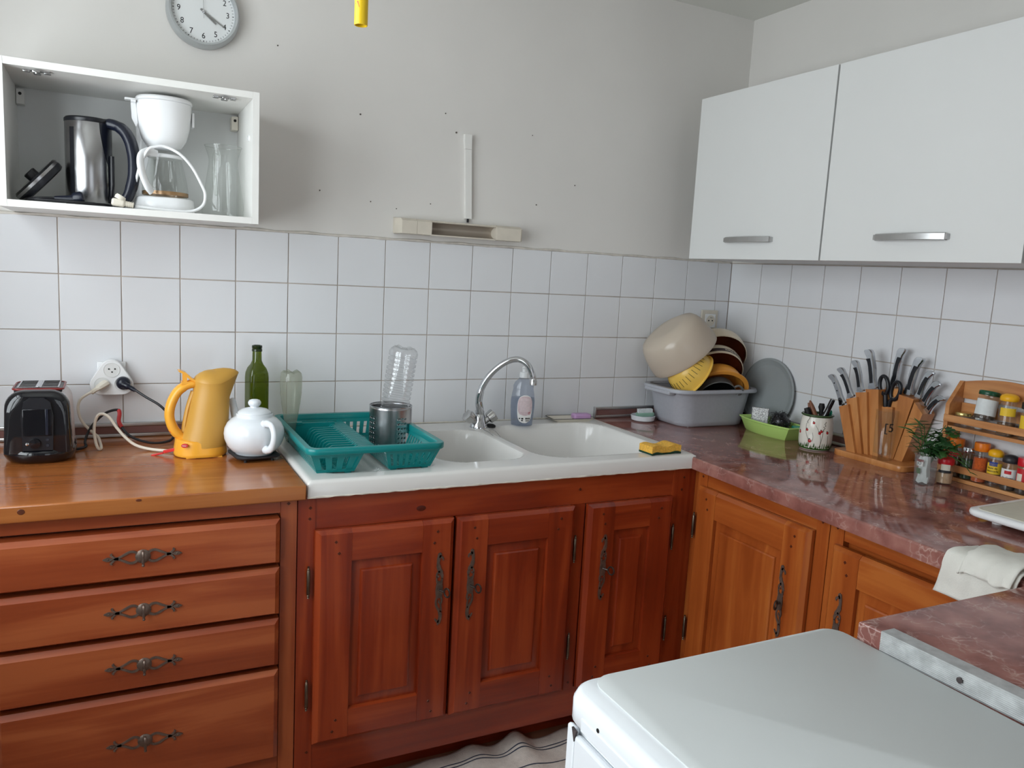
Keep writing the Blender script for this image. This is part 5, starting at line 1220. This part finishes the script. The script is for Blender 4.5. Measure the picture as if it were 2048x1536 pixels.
for cu, cz_, n_ in ((-.60, .09, 7), (.42, .068, 10)):
    for i in range(n_): g.M = Matrix.Translation(onpot(cu + .035 * i * .5 + rs.uniform(-.05, .05), cz_ + i * .0032, .0004)) ; g.lathe([(1e-5, -.0016), (.0018, 0), (1e-5, .0016)], n=6)
g.build('painted_buds', 'stem_brown', t)
for u, z, r_ in ((-.32, .032, .0058), (-.55, .067, .004), (-.18, .092, .004), (.22, .060, .0045), (.32, .066, .0042), (.72, .062, .0042), (-1.15, .055, .005)):
    c = Vector(onpot(u, z, 0)); d = Vector((c.x, c.y, 0)); M = aim(c, d)
    lb = G(M).lathe([(r_, -.001), (r_, .0006), (r_ * .6, .0013), (1e-5, .0015)], n=16).build('painted_ladybird', 'ladybird_red', t)
    G(aim(Vector(onpot(u - .03, z + r_ * .95, 0)), d)).lathe([(r_ * .55, -.001), (r_ * .55, .0008), (1e-5, .001)], n=10).build('head', 'print_black', lb)
def stick(name, label, cat, p0, p1, rads, m, n=12, flat=1.0):
    t = thing(name, label, cat, p0, group='utensils in the ladybird pot'); d = Vector(p1) - Vector(p0)
    L = [Vector((0, 0, 0)) + d * (i / (len(rads) - 1)) for i in range(len(rads))]
    G().tube(L, rads, n=n, flat=flat).build('handle', m, t, smooth=60); return t
stick('wooden_spoon', 'brown wooden utensil handle leaning in the ladybird pot', 'utensil', (2.200, -.640, ZT + .1005), (2.193, -.608, ZT + .158), [.008, .0085, .009, .008, .004], 'wood_brown', flat=.7)
stick('wooden_spoon', 'reddish wooden handle tip behind the brown one in the ladybird pot', 'utensil', (2.212, -.610, ZT + .1005), (2.206, -.592, ZT + .148), [.007, .0075, .007, .004], 'wood_brown')
t = stick('kitchen_knife', 'glossy black rounded utensil handle, tallest in the ladybird pot', 'utensil', (2.214, -.652, ZT + .1005), (2.226, -.672, ZT + .172), [.012, .012, .0085, .0085, .0085, .008], 'black_gloss')
stick('peeler', 'short black handle at the left in the ladybird pot', 'utensil', (2.196, -.612, ZT + .1005), (2.192, -.598, ZT + .132), [.008, .009, .010, .009], 'black_matt')
stick('whisk', 'black knobbed handle at the back of the ladybird pot', 'utensil', (2.226, -.630, ZT + .1005), (2.232, -.624, ZT + .150), [.006, .006, .007, .011, .008], 'black_matt')
t = thing('teal_spoon', 'small translucent teal spoon tip behind the black handle in the ladybird pot', 'utensil', (2.238, -.656, ZT + .1005))
G().tube([(0, 0, 0), (0, 0, .016)], .003, n=8).build('handle', 'emerald', t); G(trans(0, 0, .024) @ Matrix.Diagonal((.3, 1, 1, 1))).lathe([(1e-5, -.010), (.008, -.004), (.009, .002), (.006, .008), (1e-5, .010)], n=16).build('bowl', 'emerald', t)

# ------------------------------------------------------------------ knife block
t = thing('knife_block', 'fan-shaped wooden knife block on a base board against the right wall', 'knife block', (0, 0, ZT))
bc, bw, bd = (2.270, -.832), .118, .262
ring = lambda z, s=1.0: [(x * s + bc[0], y * s + bc[1], z) for x, y, _ in rrect(bw, bd, .022, 0, 6)]
G().loft([ring(0, .985), ring(.002), ring(.016), ring(.018, .985)]).build('base_board', 'block_wood', t, smooth=40)
BT = .0182
slabs = [ # front x, then (y, z) of top left, top right; y of bottom left, bottom right
    (2.226, -.698, 1.031, -.732, 1.044, -.746, -.779), (2.236, -.714, 1.058, -.753, 1.071, -.771, -.797), (2.246, -.739, 1.083, -.780, 1.091, -.785, -.811), (2.256, -.767, 1.098, -.814, 1.104, -.800, -.840),
    (2.285, -.815, 1.111, -.872, 1.113, -.841, -.856), (2.274, -.874, 1.098, -.925, 1.092, -.857, -.880), (2.276, -.927, 1.083, -.958, 1.052, -.881, -.910)]
for fx, ya, za, yb2, zb2, yc, yd in slabs:
    G().prism([(yd, BT), (yc, BT), (ya, za - ZT), (yb2, zb2 - ZT)], fx, fx + .058, 'yz').build('slab', 'block_wood', t, smooth=0)
G().prism([(-.868, BT), (-.844, BT), (-.812, .173), (-.858, .177)], 2.2730, 2.2735 + .011, 'yz').build('scissor_pocket', 'block_wood', t, smooth=0)

def knife(label, p_butt, p_bol, x, w0, hook, inlay=True, dots=False, cat='knife', name='kitchen_knife', group='knives in the block'):
    """handle in the yz plane at depth x; hook = +1 towards the corner, -1 towards the camera"""
    B_ = Vector((x, p_bol[0], p_bol[1])); U = Vector((x, p_butt[0], p_butt[1])); L = (U - B_).length; ax = (U - B_).normalized(); sd = Vector((0, 1, 0)) * hook; sd = (sd - ax * sd.dot(ax)).normalized()
    t = thing(name, label, cat, B_, group=group)
    prof = [(0, .30, 0), (.04, .34, 0), (.10, .28, 0), (.3, .22, -.01), (.5, .25, -.03), (.7, .24, -.015), (.82, .25, .02), (.90, .30, .07), (.965, .29, .13), (1.0, .20, .16)]
    rings = []
    for u, wd, sh in prof:
        c = ax * (u * L) + sd * (sh * .055); hw = wd * w0 * 3.7; hx = .0075 * (w0 / .012)
        rings.append([c + sd * (hw * a) + Vector((hx * b, 0, 0)) for a, b in ((-1, -.6), (-.75, -1), (.75, -1), (1, -.6), (1, .6), (.75, 1), (-.75, 1), (-1, .6))])
    G().loft(rings).build('handle', 'steel_bright', t, smooth=35)
    if inlay:
        r2 = []
        for u, wd, sh in prof[3:8]:
            u2 = .14 + (u - .3) * 1.05; c = ax * (u2 * L) + sd * (sh * .055); hw = wd * w0 * 2.9; x_ = -.0079 * (w0 / .012)
            r2.append([c + sd * (hw * .75 + .001) + Vector((x_, 0, 0)), c + sd * (-hw * .55) + Vector((x_, 0, 0)), c + sd * (-hw * .55) + Vector((x_ + .002, 0, 0)), c + sd * (hw * .75 + .001) + Vector((x_ + .002, 0, 0))])
        G().loft(r2).build('inlay', 'black_plastic', t, smooth=20)
    if dots:
        for u in (.2, .45, .7):
            G(Matrix.Translation(ax * (u * L) + Vector((-.0076 * (w0 / .012), 0, 0))) @ rotm('Y', -90)).lathe([(.0022, -.001), (.0022, .0006), (1e-5, .0006)], n=8).build('rivet', 'black_hole', t)
    g = G(); bl = [-ax * .0 + sd * .006, -ax * .0 - sd * .006, -ax * .03 - sd * .006, -ax * .03 + sd * .006]
    g.loft([[v + Vector((-.0008, 0, 0)) for v in bl], [v + Vector((.0008, 0, 0)) for v in bl]]); g.build('blade', 'steel_bright', t, smooth=0)
    return t
kn_ = [((-.640, 1.124), (-.692, 1.040), 2.245, .0105, 1, False, True, 'all-steel knife handle with dark rivets, lowest on the left of the block'),
       ((-.673, 1.152), (-.720, 1.070), 2.255, .0105, 1, True, False, 'steel and black knife handle, second from the left in the block'),
       ((-.722, 1.183), (-.750, 1.092), 2.264, .0110, 1, True, False, 'steel and black knife handle, third from the left in the block'),
       ((-.776, 1.222), (-.800, 1.112), 2.272, .0130, 1, True, False, 'broad steel and black knife handle left of the scissors'),
       ((-.880, 1.238), (-.866, 1.118), 2.285, .0130, -1, True, False, 'tallest steel and black knife handle right of the scissors'),
       ((-.946, 1.219), (-.917, 1.108), 2.262, .0130, -1, True, False, 'broad steel and black knife handle, fourth from the right in the block'),
       ((-.985, 1.185), (-.957, 1.094), 2.262, .0105, -1, True, False, 'steel and black knife handle, third from the right in the block'),
       ((-1.012, 1.160), (-.972, 1.070), 2.272, .0105, -1, True, False, 'steel and black knife handle, second from the right in the block'),
       ((-1.036, 1.120), (-.984, 1.042), 2.276, .0105, -1, True, False, 'slanting steel and black knife handle nearest the spice rack')]
kn_ = [(q[0], q[1], q[2]) + k[3:] for q, k in zip([((-0.638, 1.129), (-0.693, 1.036), 2.25), ((-0.664, 1.155), (-0.716, 1.063), 2.258), ((-0.71, 1.184), (-0.741, 1.086), 2.268), ((-0.75, 1.223), (-0.778, 1.101), 2.278), ((-0.834, 1.237), (-0.824, 1.112), 2.312), ((-0.906, 1.217), (-0.885, 1.099), 2.3), ((-0.947, 1.182), (-0.92, 1.093), 2.3), ((-0.972, 1.154), (-0.934, 1.077), 2.303), ((-0.989, 1.113), (-0.951, 1.058), 2.305)], kn_)]
for a, b, x, w0, hk, inl, dt, lb in kn_: knife(lb, a, b, x, w0, hk, inl, dt)
t = thing('scissors', 'black-handled kitchen scissors in the front pocket of the knife block', 'scissors', (2.2785, -.834, ZT + .178))
for s, dz, dy in ((1, .012, .0), (-1, 0, -.004)):
    c = Vector((-.006 * s * 0, 0.0175 * s + dy, .050 + dz)); ring = []
    for k in range(24):
        a = 2 * pi * k / 24; ring.append(c + Vector((-.003 * s, .0155 * cos(a) + .004 * s * sin(a), .028 * sin(a))))
    G().tube(ring, .0060, n=8, close=True, flat=1.1, up=(1, 0, 0)).build('finger_loop', 'black_plastic', t, smooth=60)
    G().tube([Vector((-.003 * s, .010 * s + dy, .027 + dz)), Vector((-.003 * s, .006 * s, .014)), Vector((-.003 * s, .004 * s, -.004))], [.0062, .0072, .0062], n=10, flat=.9).build('shank', 'black_plastic', t, smooth=60)
    G().tube([c + (p - c) * .84 for p in ring], .0018, n=6, close=True, flat=1.6, up=(1, 0, 0)).build('grip_lining', 'reflector_grey', t)
G().box(-.0012, .0012, -.006, .006, -.03, -.004).build('blade', 'steel_bright', t, smooth=0)

t = thing('drinking_glass', 'tall clear drinking glass with black number in front of the knife block', 'glass', (2.2400, -.868, ZT + .0184))
o = G(); R0, R1, Hg = .0285, .0325, .152
o.lathe([(R0 - .002, 0), (R0, .002), (R0 + .0003, .018), (R1, Hg), (R1 - .0016, Hg), (R0 - .0018, .020), (.015, .016), (1e-5, .016)], n=44); o.build('glass_body', 'jug_glass', t, smooth=45)
ag = face_cam(2.2415, -.868)
text_on(lambda u, v, h: ((R1 + h) * cos(ag + .30 + u / R1), (R1 + h) * sin(ag + .30 + u / R1), .102 + v), '[5', .036, 'printed_number', 'print_black', t, ext=.0002)
t = None
# ------------------------------------------------------------------ herbs in a plastic cup
HB = Vector((2.166, -1.066, ZT))
t = thing('herb_cup', 'clear plastic cup with a bunch of fresh green herbs beside the knife block', 'herbs', HB)
G().lathe([(.024, 0), (.0255, .002), (.030, .080), (.0325, .0815), (.0325, .083), (.0295, .083)], n=40, c1=False).build('cup', 'cup_plastic', t, smooth=50)
ah_ = face_cam(HB.x, HB.y)
g = G(); patch(g, .0272, .052, .068, ah_ - .95, ah_ - .25, R1=.0288); lab(g.build('cup_label', 'label_white', t, fix=False), 'white label strip with a dark red band')
g = G(); patch(g, .0286, .0645, .0715, ah_ - .95, ah_ - .2, R1=.0292); g.build('cup_band', 'red_trim', t, fix=False)
text_on(lambda u, v, h: ((.0283 + h) * cos(ah_ - .62 + u / .028), (.0283 + h) * sin(ah_ - .62 + u / .028), .060 + v), 'JO', .012, 'lettering', 'label_black', t, ext=.0002)
g = G(); patch(g, .0262, .030, .046, ah_ - .95, ah_ - .45, R1=.0275); g.build('cup_print', 'herb_green', t, fix=False)
g = G(); rs = random.Random(21)
for q in range(4):
    rings = []
    for zz in (.004, .02, .045, .066, .078):
        rings.append([((.010 + .007 * rs.random()) * cos(2 * pi * i / 12) + rs.uniform(-.003, .003) + (q - 1.5) * .004, (.010 + .007 * rs.random()) * sin(2 * pi * i / 12) + (q % 2) * .005, zz + rs.uniform(-.003, .003)) for i in range(12)])
    g.loft(rings)
    break
lab(g.build('wet_paper', 'paper_white', t, smooth=30), 'crumpled white paper in the cup')
stems = G(); leafp = None
def leaf_mesh(L, w_, curl, name, m):
    n = 6; V = []; 
    for i in range(n + 1):
        q = i / n; hw = w_ * sin(pi * min(1, q * .92 + .06)) ** .8; z = curl * q * q
        V.append([(L * q, -hw, z - .15 * hw), (L * q, 0, z + .1 * hw), (L * q, hw, z - .15 * hw)])
    return G().loft(V, False, False, closed=False).build(name, m, t, smooth=60, fix=False)
def lobed_leaf(name, m):
    """flat parsley leaf with three notched lobes"""
    g = G(); pts = [(0, 0), (.006, -.003), (.010, -.012), (.017, -.009), (.022, -.014), (.023, -.006), (.032, -.006), (.036, 0), (.032, .006), (.023, .006), (.022, .014), (.017, .009), (.010, .012), (.006, .003)]
    c = (.016, 0, .003); g.add([c] + [(a, b, -.03 * abs(b) * 3) for a, b in pts], [(0, 1 + i, 1 + (i + 1) % len(pts)) for i in range(len(pts))]); return g.build(name, m, t, smooth=60, fix=False)
protoL = [leaf_mesh(.046, .0042, -.004, 'leaf', 'herb_green'), lobed_leaf('leaf', 'herb_dark'), leaf_mesh(.040, .0034, -.008, 'leaf', 'herb_green'), lobed_leaf('leaf', 'herb_green')]
used_l = [False] * 4
def put_leaf(k, p, yaw, pitch, roll, sc=1.0):
    if not used_l[k]: o = protoL[k]; used_l[k] = True
    else: o = bpy.data.objects.new('leaf', protoL[k].data); COL.objects.link(o); o.parent = t
    o.location = p; o.rotation_euler = (roll, pitch, yaw); o.scale = (sc, sc, sc)
vw = Vector((cos(ah_), sin(ah_), 0)); rt = Vector((-sin(ah_), cos(ah_), 0)) * 1.0      # towards the viewer / to the viewer's right
if rt.dot(Vector((0, -1, 0))) < 0: rt = -rt
def stem_path(side, lean, hgt, curl): return spline([Vector((0, 0, .05)) + rt * side * .2, Vector((0, 0, .09)) + rt * side * .6 + vw * lean * .4, Vector((0, 0, .09 + hgt * .6)) + rt * side * 1.0 + vw * lean * .7, Vector((0, 0, .09 + hgt)) + rt * (side * 1.0 + curl) + vw * lean], 6)
yaw_r = math.atan2(rt.y, rt.x)
for side, lean, hgt, curl, kind in ((-.020, .01, .085, -.012, 0), (-.012, .0, .075, -.004, 0), (-.028, .012, .060, -.02, 2), (-.006, .012, .070, .006, 0), (.004, -.006, .062, .012, 2), (.014, .012, .060, .016, 1), (.022, .004, .082, .014, 1), (.03, .010, .045, .030, 1), (.034, .0, .070, .034, 3), (.010, .018, .035, .02, 1), (.04, .006, .030, .04, 3)):
    P = stem_path(side, lean, hgt, curl); stems.tube(P, .0011, n=5)
    for i in range(7 if kind in (0, 2) else 6):
        p = P[min(len(P) - 1, 6 + int(i * (len(P) - 7) / 6))]
        if kind in (0, 2):
            for sgn in (-1, 1): put_leaf(kind, p, yaw_r + (pi if sgn < 0 else 0) + rs.uniform(-.7, .7), rs.uniform(-.75, .15), rs.uniform(-.5, .5), rs.uniform(.65, 1.05))
        else:
            for q in range(2): put_leaf(kind, p, yaw_r + rs.uniform(-1.3, 1.3) + (pi if rs.random() < .35 else 0), rs.uniform(-.5, .7), rs.uniform(-.8, .8), rs.uniform(.6, .95))
for dy_, dz_ in ((.085, .030), (.10, .012), (.11, -.004), (.075, .05)):
    P = spline([Vector((0, 0, .075)), Vector((0, 0, .094)) + rt * .03, Vector((0, 0, .080 + dz_)) + rt * dy_ * .75, Vector((0, 0, .052 + dz_)) + rt * dy_], 7); stems.tube(P, [.0014, .0012, .0008], n=5)
    for i in range(5): put_leaf(2, P[8 + i * 3], yaw_r + rs.uniform(-.7, .7), rs.uniform(-.1, .7), rs.uniform(-.6, .6), rs.uniform(.4, .65))
stems.build('stems', 'herb_green', t)

# ------------------------------------------------------------------ spice rack and jars
RX0, RX1, RY0, RY1 = 2.283, 2.3455, -1.022, -1.292
t = thing('spice_rack', 'two-tier pine spice rack with arched back against the right wall', 'spice rack', (0, 0, ZT))
for y in (RY0, RY1 + .012):
    G().prism([(RX0 + .004, 0), (RX1, 0), (RX1, .284), (RX1 - .012, .284), (RX0, .218), (RX0, .004)], y - .012, y, 'xz').build('side_panel', 'rack_pine', t, smooth=0)
arch = [(RY0 - .0125, .235)] + [(RY0 - .0125 - (RY0 - RY1 - .025) * i / 16, .284 + .016 * sin(pi * i / 16)) for i in range(17)] + [(RY1 + .0125, .235)]
G().prism(list(reversed(arch)), RX1 - .008, RX1 - .0005, 'yz').build('arched_back', 'rack_pine', t, smooth=0)
for z0, z1 in ((.190, .222), (.05, .078)): G().box(RX1 - .008, RX1 - .0005, RY1 + .0125, RY0 - .0125, z0, z1).build('back_slat', 'rack_pine', t, smooth=0)
for z in (.0005, .146): G().box(RX0 + .004, RX1 - .009, RY1 + .0125, RY0 - .0125, z, z + .010).build('shelf', 'rack_pine', t, smooth=0)
for z in (.028, .168): G().box(RX0 - .006, RX0 - .0002, RY1 + .002, RY0 - .002, z, z + .020, b=.001).build('front_rail', 'rack_pine', t, smooth=0)
G(trans(RX1 - .0084, -1.085, .262) @ rotm('Y', -90)).lathe([(.0028, 0), (.0028, .0006), (1e-5, .0006)], n=10).build('knot', 'knot', t)
JX = 2.3085
def jar(name, label, y, z, r, h, content, fill, cap, caph, capr=None, x=JX, rot=None, dome=False, body='spice_glass', shoulder=.82):
    t = thing(name, label, 'jar', (x, y, z), rot=rot, group='spice jars')
    nk = r * shoulder; capr = capr or r * 1.02
    G().lathe([(r * .8, 0), (r, .002), (r, h * .78), (nk, h * .90), (nk, h)], n=28, c1=False).build('glass', body, t, smooth=50)
    if fill: G().lathe([(r * .78, .002), (r - .0012, .004), (r - .0012, h * fill), (1e-5, h * fill + .001)], n=24).build('spice', content, t)
    if dome: pr2 = [(capr * .94, h - .002), (capr, h), (capr, h + caph * .45), (capr * .85, h + caph * .75), (capr * .5, h + caph * .95), (1e-5, h + caph)]
    else: pr2 = [(capr * .97, h - .002), (capr, h), (capr, h + caph - .002), (capr * .94, h + caph), (1e-5, h + caph)]
    G().lathe(pr2, n=32).build('cap', cap, t); return t
def jlabel(t, r, z0, z1, m, half=1.1, off=0):
    x, y, _ = t.location; a = face_cam(x, y) + off; g = G(); patch(g, r + .0005, z0, z1, a - half, a + half); return g.build('label_wrap', m, t, fix=False), a
def jtext(t, r, z, a, s, size, m): return text_on(lambda u, v, h: ((r + .001 + h) * cos(a + u / r), (r + .001 + h) * sin(a + u / r), z + v), s, size, 'lettering', m, t, ext=.0002)
SL, SU = ZT + .0106, ZT + .1562
t = jar('spice_jar', 'spice jar with orange lid half hidden behind the herbs', -1.0555, SL, .019, .088, 'spice_brown', .6, 'cap_orange', .022)
l, a = jlabel(t, .019, .060, .070, 'label_red')
t = jar('spice_jar', 'clear spice jar with shiny chrome lid on the lower shelf', -1.093, SL, .018, .080, 'herb_dark', .7, 'chrome', .012)
t = jar('spice_jar', 'spice jar with orange lid and orange powder on the lower shelf', -1.130, SL, .0195, .092, 'spice_orange', .75, 'cap_orange', .021)
l, a = jlabel(t, .0195, .040, .072, 'spice_orange', .8)
t = jar('spice_jar', 'spice jar with yellow lid and yellow label printed in black', -1.171, SL, .0188, .086, 'spice_brown', 0, 'cap_yellow', .018, dome=True)
l, a = jlabel(t, .0188, .036, .066, 'label_yellow'); g = G(); patch(g, .0193, .058, .070, a - .75, a + .35); g.build('blue_badge', 'label_blue', t, fix=False)
jtext(t, .019, .0525, a - .25, 'Noix de', .0072, 'print_black'); jtext(t, .019, .0445, a - .2, 'muscade', .0078, 'print_black')
t = jar('spice_jar', 'spice jar with black lid and white label bearing a red oval', -1.213, SL, .0200, .078, 'spice_dark', .55, 'cap_black', .020, dome=True)
l, a = jlabel(t, .0200, .024, .060, 'label_white', 1.2)
g = G(); patch(g, .0207, .0465, .0555, a - .62, a + .22); g.build('red_oval', 'label_red', t, fix=False)
jtext(t, .0203, .036, a - .15, 'le Grec', .0085, 'print_black')
t = jar('spice_jar', 'spice jar with red lid and red and cream label at the right picture edge', -1.2535, SL, .0195, .078, 'spice_dark', .4, 'cap_red', .020)
l, a = jlabel(t, .0195, .026, .070, 'label_red', 1.2); g = G(); patch(g, .0202, .028, .056, a - 1.0, a - .3); g.build('cream_panel', 'label_cream', t, fix=False)
t = jar('spice_jar', 'low glass jar with gold lid at the left of the upper shelf', -1.063, SU, .0215, .034, 'spice_brown', 0, 'cap_gold', .008, shoulder=.95)
t = jar('spice_jar', 'narrow bottle with white cap and white contents on the upper shelf', -1.104, SU, .0125, .066, 'cap_white', .55, 'cap_white', .014, x=2.320)
t = jar('spice_jar', 'large glass jar with dark green lid and worn paper label, tilted on the front rail', -1.128, SU + .034, .0268, .070, 'spice_dark', .16, 'cap_green', .010, x=2.2985, rot=(0, radians(10), 0), capr=.0268, shoulder=.93)
l, a = jlabel(t, .0268, .012, .056, 'paper_white', 1.25)
t = jar('spice_jar', 'square-shouldered spice jar with domed yellow lid on the upper shelf', -1.186, SU, .0225, .098, 'spice_brown', .35, 'cap_yellow', .018, dome=True)
l, a = jlabel(t, .0225, .056, .078, 'label_yellow', .9)
t = jar('spice_jar', 'spice jar with yellow label cut off by the picture edge on the upper shelf', -1.245, SU, .0215, .085, 'spice_brown', .3, 'black_plastic', .016)
l, a = jlabel(t, .0215, .030, .066, 'label_yellow', 1.2)
t = jar('spice_jar', 'stocky jar with red cap and beige powder standing by the herb cup', -1.082, ZT, .0215, .058, 'spice_beige', .55, 'cap_red', .016, x=2.229)
l, a = jlabel(t, .0215, .034, .041, 'label_black', .8); g = G(); patch(g, .0220, .041, .058, a - .5, a + .6); g.build('label_wrap', 'label_cream', t, fix=False)

# ------------------------------------------------------------------ cutting board and tea towel
t = thing('cutting_board', 'cream cutting board with white rounded edge at the right picture edge', 'board', (2.128, -1.522, ZT), rz=radians(2))
rb = lambda w_, d_, r, z: rrect(w_, d_, r, z, 8)
G().loft([rb(.360, .370, .03, .014), rb(.372, .382, .035, .017), rb(.376, .386, .037, .023), rb(.372, .382, .035, .029), rb(.360, .370, .03, .0315)]).build('board_body', 'white_plastic', t, smooth=50)
G().loft([rb(.340, .350, .02, .0312), rb(.338, .348, .02, .0328), rb(.334, .344, .018, .0332)]).build('cutting_surface', 'board_cream', t, smooth=30)
for x in (-.13, .13):
    for y in (-.14, .14): G(trans(x, y, 0)).lathe([(.012, 0), (.012, .0145)], n=14).build('foot', 'white_plastic', t)
# towel: a cloth folded over the front edge of the right worktop
t = thing('tea_towel', 'crumpled off-white tea towel draped over the inner edge of the red worktop', 'towel', (1.662, -1.545, ZT))
def cloth(prof, y0, y1, ny_, seed, name, th=.003, amp=.003):
    rs = random.Random(seed); nP = len(prof); V = []
    for j in range(ny_ + 1):
        v = j / ny_; row = []
        for i, (x, z) in enumerate(prof):
            q = i / (nP - 1); y = y0 + (y1 - y0) * v
            w_ = amp * (sin(v * 9 + q * 3 + seed) + .6 * sin(v * 17 - q * 5 + seed * 2)) * (.3 + .7 * abs(q - .45) * 2)
            edge = .012 * sin(q * 4 + seed) * (1 if j in (0,) else 0)
            row.append((x - abs(w_) * (1 if z < 0 else .2), y + edge, z + (abs(w_) * .9 if z >= 0 else w_ * .4)))
        V.append(row)
    g = G(); g.loft(V, False, False, closed=False); o = g.build(name, 'towel_linen', t, smooth=80, fix=True)
    m = o.modifiers.new('thick', 'SOLIDIFY'); m.thickness = th; m.offset = 1; return o
pr_t = [(.10, .004), (.07, .006), (.045, .010), (.025, .012), (.008, .012), (-.006, .008), (-.014, -.004), (-.017, -.02), (-.018, -.04), (-.016, -.06), (-.017, -.078)]
cloth(spline and [(p.x, p.y) for p in spline([(a, b, 0) for a, b in pr_t], 3)], .055, -.10, 26, 3, 'cloth_fold', amp=.004)
pr_u = [(.115, .010), (.08, .016), (.05, .021), (.025, .024), (.005, .022), (-.012, .014), (-.022, .0), (-.026, -.016)]
cloth([(p.x, p.y) for p in spline([(a, b, 0) for a, b in pr_u], 3)], .015, -.095, 22, 8, 'upper_fold', amp=.005)

# ------------------------------------------------------------------ cotton mat on the floor
t = thing('floor_mat', 'crumpled cream cotton floor mat with navy border stripes in front of the sink cabinet', 'mat', (0, 0, 0))
def mat_z(u, v):
    """u along the cabinet, v towards the room (0 = edge at the plinth)"""
    f = max(0, 1 - v / .16)
    pk = lambda c, w_: math.exp(-((u - c) / w_) ** 2)
    return .006 + f * (.040 * pk(1.185, .04) + .020 * pk(1.05, .045) + .012 * pk(1.36, .05) + .006 * pk(.92, .06)) + .002 * (sin(u * 60) * sin(v * 50))
nu, nv = 90, 60; V = []; F = []
def mat_p(u, v, h=0):
    yb_ = -.540 - .010 * sin(u * 11); return (u, yb_ - v * (1 - .12 * mat_z(u, v) * 10 * max(0, 1 - v / .1)), mat_z(u, v) + h)
for j in range(nv + 1):
    for i in range(nu + 1): V.append(mat_p(.78 + .80 * i / nu, .50 * j / nv))
for j in range(nv):
    for i in range(nu): a = j * (nu + 1) + i; F.append((a, a + 1, a + nu + 2, a + nu + 1))
g = G(); g.v = [Vector(v) for v in V]; g.f = F; o = g.build('woven_cloth', 'mat_cotton', t, smooth=80)
m = o.modifiers.new('thick', 'SOLIDIFY'); m.thickness = .003; m.offset = 0
for k, v in enumerate((.050, .062, .125)):
    G().loft([[mat_p(.785 + .79 * i / 120, v - .0018, .0026) for i in range(121)], [mat_p(.785 + .79 * i / 120, v + .0018, .0026) for i in range(121)]], False, False, closed=False).build('stripe', 'stripe_navy', t, smooth=60, fix=False)
